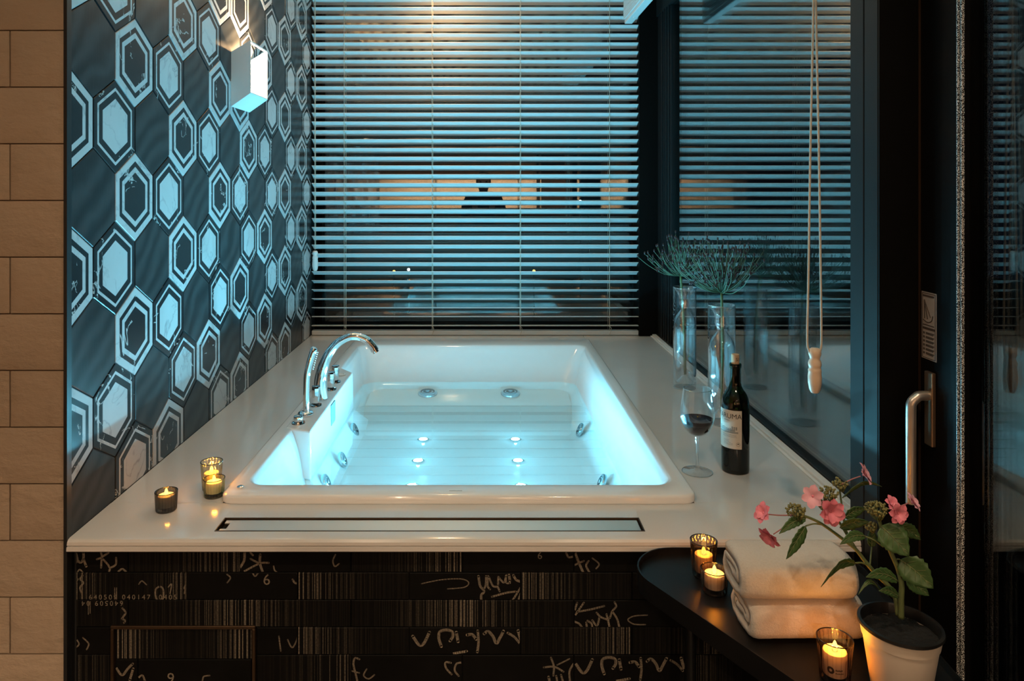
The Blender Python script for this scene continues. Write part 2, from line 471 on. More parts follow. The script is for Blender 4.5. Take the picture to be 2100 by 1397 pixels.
# ================================================================ BATH SURROUND
dk = thing('bath_deck', (0, 1.577, DECK), 'polished white quartz surround around the bathtub', 'bath surround')
def front_prof(yb, yf=1.577, t=.026):
    pr = [(yb, DECK)]
    if yf < 1.6:
        pr += [(yf+.013, DECK), (yf+.006, DECK-.0015), (yf+.0015, DECK-.006), (yf, DECK-.012), (yf+.0008, DECK-.0135), (yf+.003, DECK-.014), (yf+.003, DECK-.0148), (yf-.001, DECK-.0156), (yf-.002, DECK-.024), (yf, DECK-t)]
    else: pr += [(yf, DECK), (yf, DECK-t)]
    return pr + [(yb, DECK-t)]
DX0, DX1, DY0, DY1 = -.606, .358, 1.617, 1.684
YS = 1.763
b = MB()
b.extr_x(front_prof(YS), -.912, DX0); b.extr_x(front_prof(YS), DX1, .8195)
b.extr_x(front_prof(DY0), DX0, DX1); b.extr_x(front_prof(YS, DY1), DX0, DX1)
b.box(.8195, .886, 1.628, YS, DECK-.026, DECK)
fs_ = b.build('front_slab', MAT['quartz'], dk, 25)
for nm, bx in (('side_slab', (-.912, -.64, YS+.0012, 3.86, DECK-.026, DECK)), ('side_slab', (.51, .886, YS+.0012, 3.72, DECK-.026, DECK)),
               ('rear_slab', (-.64, .51, 3.60, 3.86, DECK-.026, DECK)), ('rear_slab', (.511, .886, 3.721, 3.86, DECK-.026, DECK))):
    bevel(MB().box(*bx).build(nm, MAT['quartz'], dk), .0008, 1)
b = MB(); b.extr_x([(0,0)]*3, 0, 0) if False else None
up = MB().box(.868, .888, 1.628, 3.84, DECK, DECK+.011).box(.858, .868, 1.628, 3.84, DECK, DECK+.004).build('upstand', MAT['white_paint'], dk); bevel(up, .002, 2)

# linear drain
dr = thing('linear_drain', ((DX0+DX1)/2, (DY0+DY1)/2, DECK), 'long brushed steel linear drain set in the front of the surround', 'drain')
b = MB(); t = .0035
for bx in ((DX0, DX1, DY0, DY0+t), (DX0, DX1, DY1-t, DY1), (DX0, DX0+t, DY0+t, DY1-t), (DX1-t, DX1, DY0+t, DY1-t)):
    b.box(bx[0]+.0004, bx[1]-.0004, bx[2]+.0004, bx[3]-.0004, DECK-.02, DECK+.0008)
b.build('drain_frame', MAT['bronze'], dr)
pl = MB().prism([(DX0+.022, DY0+.007), (DX1-.007, DY0+.007), (DX1-.007, DY1-.007), (DX0+.007, DY1-.007), (DX0+.007, DY1-.014), (DX0+.022, DY1-.014), (DX0+.022, DY0+.030),(DX0+.012, DY0+.030),(DX0+.012, DY0+.007)][:1]+[(DX1-.007, DY0+.007), (DX1-.007, DY1-.007), (DX0+.007, DY1-.007), (DX0+.007, DY0+.046), (DX0+.020, DY0+.046), (DX0+.020, DY0+.018), (DX0+.007, DY0+.018), (DX0+.007, DY0+.007)], DECK-.006, DECK-.0022).build('drain_cover', MAT['steel'], dr); bevel(pl, .0008, 1)
MB().box(DX0+.0005, DX1-.0005, DY0+.0005, DY1-.0005, DECK-.025, DECK-.012).build('drain_channel', MAT['black_metal'], dr)

# ---- tiled apron under the surround
YA = 1.60; PA = F/YA
ap = MB().box(-.912, .95, YA+.008, YA+.10, 0, DECK-.0265).build('wall_apron', MAT['grout_dark']); props(ap, 'black printed tile front below the bath surround', kind='structure')
TAW, TAH = .2465, .0607
ZL = [rel(-(y-VY)/PA) for y in (1174.5, 1231, 1287, 1343.5)]
rows = [(DECK-.0268, ZL[0])] + [(ZL[i], ZL[i+1]) for i in range(3)]
zz = ZL[3]
while zz > .03: rows.append((zz, max(zz-TAH, .002))); zz -= TAH
def strokes(o, tile_c, segs, w, h):
    """flat graffiti print on one tile: ribbons clipped to the tile; points are photo pixels projected on the tile plane"""
    b = MB()
    for si, (wd, pts) in enumerate(segs):
        q3 = [P(x, y, YA) - Vector(tile_c) for x, y in pts]
        pts = crom([Vector((q.x, 0, q.z)) for q in q3], 7); hw = wd/PA*.5
        for i in range(len(pts)-1):
            p, q = pts[i], pts[i+1]; d = q-p
            if d.length < 1e-6: continue
            n = Vector((-d.z, 0, d.x)).normalized()*hw
            quad = [p-n-d*.1, p+n-d*.1, q+n+d*.1, q-n+d*.1]
            quad = [Vector((max(-w/2+.001, min(w/2-.001, v.x)), 0, max(-h/2+.001, min(h/2-.001, v.z)))) for v in quad]
            if (quad[0]-quad[2]).length < hw*.5 or (quad[1]-quad[3]).length < hw*.5: continue
            b.add([(v.x, -.0006-.00004*(si % 7), v.z) for v in quad], [(0,1,2,3)])
        for e in (pts[0], pts[-1]):
            if abs(e.x) < w/2-hw-.001 and abs(e.z) < h/2-hw-.001:
                b.add([(e.x+hw*math.cos(R(45*k)), -.0006-.00004*(si % 7), e.z+hw*math.sin(R(45*k))) for k in range(8)], [tuple(range(8))])
    if b.f: props(inst('graffiti', b.mesh('graffiti', MAT['print']), o, tile_c), kind='stuff')
def text_mesh(body, size, mat, mirror=False, shear=0.0, space=1.0):
    cu = bpy.data.curves.new('lettering', 'FONT'); cu.body = body; cu.size = size; cu.align_x = 'CENTER'; cu.align_y = 'CENTER'; cu.resolution_u = 3; cu.space_character = space; cu.shear = shear
    ob = bpy.data.objects.new('lettering', cu); COL.objects.link(ob)
    bpy.context.view_layer.update()
    me = bpy.data.meshes.new_from_object(ob.evaluated_get(bpy.context.evaluated_depsgraph_get()))
    COL.objects.unlink(ob); bpy.data.objects.remove(ob)
    me.materials.clear(); me.materials.append(mat); return me
f3 = lambda X, Y: (140+X/7.985, 1125+Y/7.985)
f4 = lambda X, Y: (480+X/7.985, 1125+Y/7.985)
f5 = lambda X, Y: (840+X/6.154, 1170+Y/6.154)
f6 = lambda X, Y: (1090+X/5.1375, 1125+Y/5.1375)
def L(f, w, *c): return (w, [f(c[k], c[k+1]) for k in range(0, len(c), 2)])
ident = lambda X, Y: (X, Y)
VS = [L(f5,6,40,830,120,940,180,920,250,780), L(f5,6,400,960,370,860,380,780,450,752,530,770,545,830,510,890), L(f5,6,590,780,612,900), L(f5,5,550,1050,720,1020), L(f5,6,725,815,790,810,840,870), L(f5,5,860,760,870,900,855,1030),
      L(f5,6,940,800,990,770,1050,830,1095,920,1140,850,1185,765), L(f5,5,1240,790,1320,840,1390,920), L(f5,6,1370,760,1410,900)]
GR = {
 (0,-3): [L(f3,5,120,60,150,190,105,245), L(f3,5,145,190,205,228,250,165,250,60), L(f3,5,250,165,295,290), L(f3,4,535,60,550,140,470,175), L(f3,4,550,140,660,70), L(f3,4,550,140,540,310), L(f3,4,560,160,650,260,690,310,780,260,785,150), L(f3,4,690,310,670,385), L(f3,3,150,390,190,345,240,390), L(f3,4,815,385,885,335,955,385)],
 (1,-3): [L(f3,3.5,240,440,200,500,250,560,195,640,225,735), L(f3,3,110,470,140,525,165,500), L(f3,3.5,1500,615,1440,660,1430,740,1450,820,1500,850,1550,820,1565,740,1550,650,1500,615), L(f3,2.5,1640,630,1695,580,1670,735), L(f3,2.5,1970,510,1900,650,1970,655), L(f3,2.5,1935,600,1905,735), L(f3,2.5,1160,580,1210,530,1285,590), L(f3,1.6,765,640,765,830), L(f3,1.6,795,640,795,830)],
 (2,-3): [L(f3,4,890,980,940,1050,900,1120,880,1150), L(f3,4,880,1150,930,1180,915,1215), L(f3,1.6,330,870,330,1080), L(f3,1.6,360,870,360,1060)],
 (0,-1): [L(f4,5,175,60,165,200,95,315), L(f4,4,165,375,420,245,570,235), L(f4,5,430,100,425,240,470,385), L(f4,4,270,170,425,250), L(f4,4,270,70,310,110), L(f4,3,650,290,670,360,740,405,820,395), L(f4,3,1660,100,1620,200,1650,290,1720,250)],
 (1,-2): [L(f4,3,300,395,345,455,395,400), L(f4,4,960,510,1000,565,1075,570), L(f4,4,1030,405,1075,430), L(f4,3,-120,420,-60,480,-110,560)],
 (1,0): [L(f5,5,870,70,890,190,940,260,905,310,905,385), L(f5,4,965,70,960,180,935,240), L(f5,4,990,70,985,190,1015,235), L(f5,4,1000,80,1050,190,1110,210,1135,260), L(f5,4,1120,80,1115,190), L(f5,4,1130,90,1190,150,1220,60), L(f5,4,1215,70,1220,150,1265,155), L(f5,5,1255,55,1265,130), L(f5,5,1310,60,1350,120,1430,145), L(f5,4,1040,330,1220,280,1340,265), L(f5,4,1300,375,1400,215), L(f5,4,1375,365,1425,230), L(f5,2.2,150,165,400,115,650,105,745,150,690,210,480,230)],
 (3,0): VS,
 (4,2): [(w_, [(x+334, y+56) for x, y in p_]) for w_, p_ in VS],
 (4,0): [L(ident,4,737,1352,728,1350,725,1362,729,1380,733,1397), L(ident,3,721,1376,737,1380), L(ident,3,752,1372,746,1385,756,1392,768,1384), L(f5,4,520,1165,455,1160,460,1230,530,1310), L(f5,4,650,1160,590,1180,570,1260,620,1330)],
 (0,1): [L(f6,4,365,45,390,90,435,85)],
 (0,2): [L(f6,5,460,45,500,150,545,255), L(f6,4,445,175,550,130), L(f6,4,600,130,575,180,610,250), L(f6,3,640,100,710,160,680,210)],
 (2,2): [L(f6,4,480,570,455,650), L(f6,4,550,570,460,700), L(f6,4,480,665,600,645,765,605), L(f6,4,875,565,890,610,850,660,825,730), L(f6,4,850,660,900,740,925,830), L(f6,4,685,675,730,720,810,750), L(f6,4,790,690,820,820), L(f6,4,440,765,500,790,535,835), L(f6,4,575,780,585,835), L(f6,4,590,760,630,790,640,835), L(f6,4,640,755,690,810,715,720), L(f6,2.5,1220,700,1080,710,1015,750,1080,795,1200,800)],
 (4,1): [L(f6,4,205,1150,235,1240,230,1335), L(f6,3,270,1225,400,1160), L(f6,4,130,1250,240,1245,335,1295), L(f6,4,450,1200,400,1290,405,1395), L(f6,5,180,1350,190,1395), L(f6,4,260,1340,270,1395), L(f6,4,310,1330,330,1395)],
 (3,-3): [L(ident,3,152,1330,162,1322,158,1312), L(ident,3,170,1308,182,1320,178,1332)],
 (3,-2): [L(ident,3,572,1305,576,1335), L(ident,3,590,1312,600,1328,612,1305)],
}
# designs for the tiles in view: row -> {column joint index: (print kind, graffiti)}
PLAN = {
 0: {-3: ('plain','nt'), -2: ('right',None), -1: ('plain','star'), 0: ('right',None), 1: ('plain','six'), 2: ('plain','fo'), 3: ('plain',None)},
 1: {-3: ('both','num'), -2: ('plain','six2'), -1: ('left',None), 0: ('plain','brains'), 1: ('left',None), 2: ('faint',None)},
 2: {-3: ('both','num2'), -2: ('right',None), -1: ('left',None), 0: ('right',None), 1: ('left',None), 2: ('plain','brains2'), 3: ('plain', None)},
 3: {-4: ('plain','swirl'), -3: ('plain','swirl'), -2: ('plain','swirl'), -1: ('left',None), 0: ('plain','vsiwm'), 1: ('right',None), 2: ('right', None), 3: ('left', None)},
 4: {-3: ('left',None), -2: ('right',None), -1: ('right',None), 0: ('plain','fo'), 1: ('plain','yk'), 2: ('plain','vsiwm'), 3: ('both',None)},
}
APX0, APX1 = -.905, .815
ACX0, ACX1, ACZ1, ACZ0 = (226-VX)/PA, (526-VX)/PA, rel(-(1281-VY)/PA), rel(-(1281-VY)/PA)-.30
cache = {}
def ap_tile(w, h, kind):
    key = (round(w,4), round(h,4), kind)
    if key not in cache:
        b = MB(); e = .0012
        lo = [(-w/2,.006,-h/2),(w/2,.006,-h/2),(w/2,.006,h/2),(-w/2,.006,h/2)]
        mi = [(x, .001, z) for x, _, z in lo]
        fr = [(x-math.copysign(e,x), 0, z-math.copysign(e,z)) for x, _, z in lo]
        b.add(lo+mi+fr, [(i,(i+1)%4,4+(i+1)%4,4+i) for i in range(4)]+[(4+i,4+(i+1)%4,8+(i+1)%4,8+i) for i in range(4)]+[(8,9,10,11)])
        cache[key] = b.mesh('printed_tile', MAT['pt_'+kind])
    return cache[key]
rnd = random.Random(3)
for r, (zt_, zb_) in enumerate(rows):
    xj = -.5434 if r % 2 == 0 else -.4147
    for c in range(-4, 8):
        x0 = max(xj + (c-(-1))*TAW, APX0); x1 = min(xj + (c+2)*TAW, APX1)
        spans = [(x0, x1)]
        if zt_ > ACZ0 and zb_ < ACZ1 - .0085:
            spans = [(x0, min(x1, ACX0)), (max(x0, ACX1), x1)]
        for a0, a1 in spans:
            if a1-a0 < .012: continue
            kind, gr = PLAN.get(r, {}).get(c, (rnd.choice(['plain','faint','both','faint']), None))
            ww, hh = a1-a0-.0016, zt_-zb_-.0016
            cpos = (( a0+a1)/2, YA+rnd.uniform(-.0006,.0006), (zt_+zb_)/2)
            tl = inst('tile', ap_tile(ww, hh, kind), ap, cpos)
            if (r, c) in GR: strokes(tl, cpos, GR[(r, c)], ww, hh)
            def digits(body, x, y, size, turn=0, sp=1.0):
                q = P(x, y, YA); inst('numerals', text_mesh(body, size, MAT['print'], space=sp), tl, (q.x, cpos[1]-.0007, q.z), (R(90), R(turn), 0))
            if (r, c) == (1, -3): digits('640509 040147  0405', 273, 1225, .0155, 0, 1.42)
            elif (r, c) == (2, -3): digits('640509 04', 210, 1237, .0155, 180, 1.42)
            elif (r, c) == (1, -2): digits('6', 547, 1190, .034)
            elif (r, c) == (0, 1): digits('6', 1107, 1140, .022)
# access panel
acp = thing('access_panel', ((ACX0+ACX1)/2, YA, ACZ0), 'bronze framed tiled access panel at the lower left of the bath front', 'access panel')
b = MB(); fw = .009
for bx in ((ACX0+.002, ACX1-.002, ACZ1-fw, ACZ1-.002), (ACX0+.002, ACX1-.002, ACZ0+.002, ACZ0+fw), (ACX0+.002, ACX0+fw, ACZ0+fw, ACZ1-fw), (ACX1-fw, ACX1-.002, ACZ0+fw, ACZ1-fw)):
    b.box(bx[0], bx[1], YA-.004, YA+.0075, bx[2], bx[3])
bevel(b.build('panel_frame', MAT['bronze'], acp), .001, 1)
zt_ = ACZ1-fw-.002; i = 0; zl = rel(-(1353-VY)/PA)
while zt_ > ACZ0+.03:
    zb_ = max(zl - i*TAH, ACZ0+fw+.002); hh = zt_-zb_-.0016
    segs = [(ACX0+fw+.002, ACX1-fw-.002)] if i % 2 == 0 else [(ACX0+fw+.002, P(282,1380,YA).x), (P(282,1380,YA).x, ACX1-fw-.002)]
    for q, (a0, a1) in enumerate(segs):
        cpos = ((a0+a1)/2, YA+.001, (zt_+zb_)/2)
        tl = inst('tile', ap_tile(a1-a0-.0016, hh, 'both' if i == 0 else ('plain' if i == 1 else 'faint')), acp, cpos)
        if i == 1 and q == 0: strokes(tl, cpos, [L(ident,5,238,1370,250,1385,262,1372,272,1362), L(ident,5,266,1395,273,1372)], a1-a0, hh)
        if i == 1 and q == 1:
            me = text_mesh('9', .034, MAT['print']); inst('numerals', me, tl, (P(350,1395,YA).x, cpos[1]-.0006, P(350,1393,YA).z), (R(90),0,0))
            strokes(tl, cpos, [L(ident,4,284,1390,292,1386,297,1397), L(ident,3,415,1397,418,1388,430,1386)], a1-a0, hh)
    zt_ = zb_; i += 1

# ================================================================ BATHTUB
RIM = DECK + .020; WAT = RIM - .145
tub = thing('bathtub', (-.065, 2.69, DECK), 'white built-in jetted bathtub glowing with blue underwater lights', 'bathtub')
def rrect(x0, x1, y0, y1, r, z, n=7):
    out = []
    for cx, cy, a0 in ((x1-r, y1-r, 0), (x0+r, y1-r, 90), (x0+r, y0+r, 180), (x1-r, y0+r, 270)):
        for k in range(n+1):
            a = R(a0 + 90*k/n); out.append((cx+r*math.cos(a), cy+r*math.sin(a), z))
    return out
LP = [(-.648,.518,1.757,3.625,.035,DECK+.0005), (-.648,.518,1.757,3.625,.035,RIM-.006), (-.645,.515,1.760,3.622,.034,RIM-.0015), (-.640,.510,1.765,3.617,.033,RIM),
      (-.607,.480,1.822,3.465,.045,RIM), (-.603,.474,1.826,3.455,.045,RIM-.0015), (-.599,.469,1.829,3.449,.05,RIM-.006), (-.592,.460,1.833,3.437,.055,RIM-.020),
      (-.580,.444,1.840,3.410,.065,RIM-.05), (-.569,.430,1.848,3.378,.075,RIM-.09), (-.558,.414,1.857,3.340,.08,RIM-.145),
      (-.545,.398,1.866,3.331,.085,RIM-.168), (-.528,.381,1.885,3.328,.09,RIM-.188), (-.505,.360,1.91,3.324,.09,RIM-.205), (-.48,.338,1.93,3.31,.08,RIM-.2135), (-.46,.32,1.95,3.29,.07,RIM-.215)]
b = MB(); vs = []; 
for l in LP: vs += rrect(*l)
n = len(vs)//len(LP); fs = []
for i in range(len(LP)-1):
    for k in range(n): fs.append((i*n+k, i*n+(k+1)%n, (i+1)*n+(k+1)%n, (i+1)*n+k))
fs.append(tuple(range((len(LP)-1)*n, len(LP)*n)))
b.add(vs, fs)
sh = b.build('tub_shell', MAT['acrylic'], tub, 'all')
FLO = RIM-.215
# sloping seat at the far end
pts = [(3.36, RIM-.172), (3.30, RIM-.178), (3.15, RIM-.191), (3.03, RIM-.202), (2.93, RIM-.210), (2.82, FLO+.0005), (2.80, FLO-.006), (3.36, FLO-.006)]
MB().extr_x(pts, -.52, .375).build('seat_step', MAT['acrylic'], tub, 60)
# ledge that carries the taps
pg = [(-.625,2.255), (-.600,2.247), (-.537,2.222), (-.537,2.935), (-.598,3.012), (-.625,3.012)]
pg1 = [(-.625,2.25), (-.60,2.242), (-.534,2.217), (-.534,2.940), (-.598,3.017), (-.625,3.017)]; pg2 = [(-.625,2.20), (-.575,2.19), (-.470,2.165), (-.470,2.99), (-.57,3.09), (-.625,3.09)]
lg = MB().prism(pg1, WAT-.004, RIM+.0012, 0, pg).prism(pg2, FLO-.003, WAT-.004, 0, pg1).build('tap_ledge', MAT['acrylic'], tub); bevel(lg, .006, 3)
MB().prism([(-.5365,2.512),(-.5335,2.512),(-.5335,2.578),(-.5365,2.578)], rel(-.822), rel(-.752)).build('overflow_slot', simple('blue_grey_grille', (.16,.30,.36), .4, bump=.3, bscale=400), tub)
# jets
jm = MB(); jm.lathe([(.026,-.004),(.027,.003),(.025,.007),(.0205,.0085),(.0195,.0085)], n=32)
jm.lathe([(.0195,.0085),(.0185,.004),(.0165,.004),(.0155,.0075)], n=32, mi=1); jm.lathe([(.0155,.0075),(.0125,.0085),(.0120,.0085)], n=32)
jm.lathe([(.0120,.0085),(.0115,.003),(.0065,.003)], n=32, mi=1); jm.lathe([(.0065,.003),(.006,.010),(.003,.011),(0,.0105)], n=32)
jmesh = jm.mesh('jet', [simple('jet_metal', (.42,.50,.54), .22, .9), simple('jet_recess', (.05,.075,.09), .4)], 35)
JETS = [((-.2600,3.268), RIM-.1815, (R(5),0,0), 1.65), ((.1140,3.268), RIM-.1815, (R(5),0,0), 1.65)]
for x, y in ((727,882), (702,943), (668,990), (1190,882), (1235,990)):
    Yj = .926*F/(y-VY); q = P(x, y, Yj)
    JETS.append(((q.x, Yj), q.z, (0, R(66 if x < VX else -66), 0), 1.0))
for (x, y), z, rot, sc in JETS: inst('jet', jmesh, tub, (x, y, z), rot, (sc, sc, sc))
# underwater lights
lm = MB().lathe([(.022,0),(.022,.004),(.017,.005)], n=24)
led_me = lm.mesh('light_bezel', [MAT['chrome']], 40)
lens_me = MB().lathe([(.0165,.0),(.0165,.004),(.012,.006),(0,.0065)], n=24).mesh('light_lens', [emis('cyan_light_lens', (.55,.93,1.0), 14.0)], 'all')
for x in (-.2367, .1155):
    for y in (2.766, 2.549, 2.332, 2.115):
        e = inst('underwater_light', led_me, tub, (x, y, FLO))
        l = inst('lens', lens_me, e, (x, y, FLO))
        lamp('halo', 'POINT', e, (x, y, FLO+.011), .16, LED_C, .006)  # small extra light, added for the glow on the floor around the lens
        lamp('light', 'AREA', e, (x, y, FLO+.012), LED_W, LED_C, .03, (R(180),0,0))
# water
wt = MB().add(rrect(-.5585,.4145,1.8565,3.341,.08,WAT), [tuple(range(32))]).build('water', MAT['water'], tub)
props(wt, 'still clear blue-lit bath water')
# rim button, logo marks
bt = MB(); c = P(493,1000,1.806); bt.lathe([(.0085,0),(.0085,.003),(.006,.0045),(0,.0045)], (c.x, c.y, RIM), 20); bt.build('rim_button', MAT['chrome'], tub, 40)
b = MB(); c = P(935,1007,1.786)
for k in range(9): b.box(c.x-.016+k*.0036, c.x-.0138+k*.0036, 1.785, 1.7885, RIM, RIM+.0003)
b.build('maker_mark', MAT['ink_grey'], tub)

# ---------------------------------------------------------------- taps on the ledge
def on_ledge(x, y): 
    Y = F*.745/(y-VY); return P(x, y, Y)
LZ = RIM+.0012
def flange(b, c, r, h=.006): b.lathe([(0,0),(r,0),(r,.0015),(r*.93,h*.8),(r*.55,h)], (c.x, c.y, LZ), 32)
tapset = thing('bath_filler_tap', on_ledge(660,818), 'tall chrome swan-neck bath spout with three short chrome handles', 'tap')
Ysp = 2.571
cl = [(660,819,14),(657,790,13.6),(661,762,12.4),(671,732,10),(689,707,8.6),(711,693,7.8),(731,690,7.6),(751,697,7.7),(763,709,8.2),(769,719,8.4)]
pts = [P(x,y,Ysp) for x,y,_ in cl]; pts[0].z = LZ
b = MB(); b.tube(crom(pts, 6), lerpl([r/F*Ysp for *_, r in cl], 6), 20)
sp = b.build('spout', MAT['chrome'], tapset, 50)
t = (pts[-1]-pts[-2]).normalized(); b = MB(); b.tube([pts[-1], pts[-1]+t*.008], .0115, 18); b.build('aerator', MAT['chrome'], sp, 50)
for bx, by, tx, ty in ((648,833,646,792), (679,800,677,763), (688,785,685,750)):
    c = on_ledge(bx, by); h = (by-ty)/F*c.y
    b = MB(); flange(b, c, .021); hd = b.build('handle', MAT['chrome'], tapset, 40)
    b = MB(); r = .0155
    b.lathe([(r*.62,.004),(r*.70,h*.25),(r*.9,h*.5),(r,h*.70),(r,h*.93),(r*.93,h*.99),(r*.6,h),(0,h)], (c.x,c.y,LZ), 8)
    b.build('grip', MAT['chrome'], hd, 25)
hs = thing('hand_shower', on_ledge(627,851), 'slim chrome hand shower standing in its holder on the tub ledge', 'hand shower')
c = on_ledge(627,851); Yh = c.y
b = MB(); b.lathe([(0,0),(.0255,0),(.0265,.004),(.0235,.009),(.013,.012),(.0115,.013)], (c.x,c.y,LZ), 32); b.build('holder', MAT['chrome'], hs, 50)
cl = [(628,846,6.2),(628.5,800,6.6),(630,768,6.8),(636,742,7.2),(643,719,7.4),(645.5,713,5.5)]
pts = [P(x,y,Yh) for x,y,_ in cl]
b = MB(); b.tube(crom(pts,4), lerpl([r/F*Yh for *_,r in cl],4), 18); hb = b.build('handpiece', MAT['chrome'], hs, 60)
b = MB()
for k in range(9):
    q = P(640+k*1.15, 757-k*4.3, Yh-.004); b.ball((q.x+.0035, q.y, q.z), .0022, 6)
b.build('spray_nozzles', MAT['white_plastic'], hb, 'all')
c = on_ledge(612,869)
b = MB(); flange(b, c, .0215, .005); dial = b.build('control_dial', MAT['chrome'], tub, 40)
b = MB(); b.lathe([(.0135,.004),(.0145,.008),(.0155,.020),(.0145,.023),(.011,.0235),(.010,.022),(0,.0215)], (c.x,c.y,LZ), 18); b.build('knob', MAT['chrome'], dial, 25)
c = on_ledge(699,770)
MB().lathe([(0,.0),(.019,0),(.019,.003),(.014,.004),(.013,.0025),(0,.0025)], (c.x,c.y,LZ), 24).build('air_valve', MAT['white_plastic'], tub, 40)

# ================================================================ WINDOWS AND BLINDS
# window_1 : rear
w1 = thing('window_1', (0, 3.88, DECK), 'dark night window behind the lowered white blind', kind='structure')
b = MB(); b.box(XW, .95, 3.872, 3.96, DECK-.03, DECK+.045).box(XW, .95, 3.872, 3.96, CEIL-.06, CEIL)
b.box(XW+.0005, XW+.04, 3.872, 3.96, DECK+.045, CEIL-.06); b.build('window_frame', MAT['frame_black'], w1)
for y in (3.905, 3.925): MB().box(XW+.04, .80, y, y+.006, DECK+.045, CEIL-.06).build('pane', MAT['window_glass'], w1)
b = MB(); b.box(.80, .95, 3.76, 3.96, DECK+.0005, CEIL-.001); b.build('corner_post', MAT['frame_black'], w1)
# window_2 : right side
w2 = thing('window_2', (XG, 2.7, DECK), 'large side window mirroring the blind, right of the bath', kind='structure')
b = MB(); b.box(.889, .95, 1.626, 3.76, DECK-.03, DECK+.016).box(.889, .95, 1.626, 3.76, CEIL-.20, CEIL)
b.box(.897, .95, 3.50, 3.76, DECK+.016, CEIL-.2)
for y in (3.515, 3.56, 3.60, 3.645): b.box(.890, .897, y, y+.018, DECK+.016, CEIL-.2)
bevel(b.build('window_frame', MAT['frame'], w2), .0015, 1)
b = MB(); b.box(.820, .96, 1.512, 1.566, 0, CEIL).box(.820, .96, 1.569, 1.626, 0, CEIL).box(.823, .96, 1.566, 1.569, 0, CEIL)
bevel(b.build('mullion', MAT['frame'], w2), .0015, 1)
MB().box(.8208, .96, 1.5065, 1.5118, 0, CEIL).build('mullion_shade_face', MAT['frame_black'], w2)  # added thin sheet; its black colour stands for the mullion's unlit side
for x in (XG, XG+.018): MB().box(x, x+.005, 1.626, 3.50, DECK+.016, CEIL-.2).build('pane', MAT['window_glass'], w2)
# window_3 : glazed door / sash right of the bath
w3 = thing('window_3', (.93, 1.2, 0), 'dark framed glazed door with a lever handle at the right', kind='structure')
b = MB(); b.box(.905, .965, 1.388, 1.506, 0, CEIL)
b.box(.905, .965, .20, .32, 0, CEIL).box(.905, .965, .32, 1.388, 0, .10).box(.905, .965, .32, 1.388, CEIL-.1, CEIL).box(.905, 1.0, -.30, .20, 0, CEIL)
bevel(b.build('sash_frame', MAT['frame_black'], w3), .002, 1)
b = MB(); b.box(.9010, .905, 1.5035, 1.5055, 0, CEIL); b.build('sash_bead', MAT['bronze'], w3)
for x in (.93, .948): MB().box(x, x+.005, .32, 1.388, .10, CEIL-.1).build('pane', MAT['window_glass'], w3)
# beaded zip of the roller screen beside the pane
zz_ = N('beaded_zip'); vv = zz_.coords(0, (1,1,1)); sp_ = zz_.n('TexVoronoi', Vector=vv, Scale=650.0).outputs[0]
zip_m = zz_.principled(zz_.mix(zz_.math('LESS_THAN', sp_, .42), (.02,.02,.02), (.85,.85,.82)), .25)
for y in (1.381, 1.369):
    b = MB(); x0 = .903
    b.tube([(x0, y, .45), (x0, y, CEIL-.1)], .0034, 8)
    b.build('zip_seal', zip_m, w3, 60)
# handle and notice
hc = P(1912, 850, .905*F/(1912-VX)); Yhd = hc.y
pz0, pz1 = P(1912,914,Yhd).z, P(1912,763,Yhd).z
hd = bevel(MB().box(.896, .9048, Yhd-.013, Yhd+.013, pz0, pz1).build('lever_handle', simple('satin_bronze', (.40,.28,.19), .35, .9), w3), .002, 2); props(hd, 'satin metal lever handle on the dark door frame')
sat = simple('satin_metal', (.62,.56,.50), .32, .85)
xl = (1868-VX)/F*Yhd; zt0 = P(0,812,Yhd).z; zb0 = P(0,1032,Yhd).z
b = MB(); b.tube(crom([(.897,Yhd,zt0),(.880,Yhd,zt0),(xl+.012,Yhd,zt0-.003),(xl+.002,Yhd,zt0-.014),(xl,Yhd,zt0-.032),(xl,Yhd,(zt0+zb0)/2),(xl,Yhd,zb0)],5), .0098, 16)
b.build('lever', sat, hd, 60)
sx = .9035; y0s, y1s = .905*F/(1921-VX), .905*F/(1891-VX); ym = (y0s+y1s)/2; z0s, z1s = P(0,738,ym).z, P(0,600,ym).z
grey_p = simple('grey_sticker', (.30,.28,.26), .5)
nt = MB().box(.9042, .9049, y0s, y1s, z0s, z1s).build('safety_notice', grey_p, w3); props(nt, 'small grey safety notice sticker above the lever handle')
b = MB()
def sb(u0, u1, v0, v1): b.box(.9037, .9042, y0s+(1-u1)*(y1s-y0s), y0s+(1-u0)*(y1s-y0s), z0s+v0*(z1s-z0s), z0s+v1*(z1s-z0s))
sb(.05,.95,.975,.985); sb(.05,.95,.015,.022); sb(.05,.08,.02,.98); sb(.92,.95,.02,.98); sb(.1,.85,.93,.955); sb(.08,.92,.44,.475); sb(.1,.85,.50,.515)
for k in range(6):
    v = .40-.06*k; sb(.12,.22,v-.03,v); sb(.3,.86,v-.012,v); sb(.3,.8,v-.030,v-.018)
b.build('print', MAT['ink'], nt)
b = MB()
def nq(u, v): return Vector((.9038, y0s+(1-u)*(y1s-y0s), z0s+v*(z1s-z0s)))
b.tube([nq(.2,.88), nq(.22,.60)], .0012, 6); b.tube([nq(.2,.88), nq(.42,.60)], .0012, 6); b.tube([nq(.2,.88), nq(.62,.63)], .0008, 6)
b.tube(crom([nq(.12,.58), nq(.4,.55), nq(.68,.58), nq(.78,.66)],4), .001, 6)
b.build('diagram', MAT['ink'], nt)

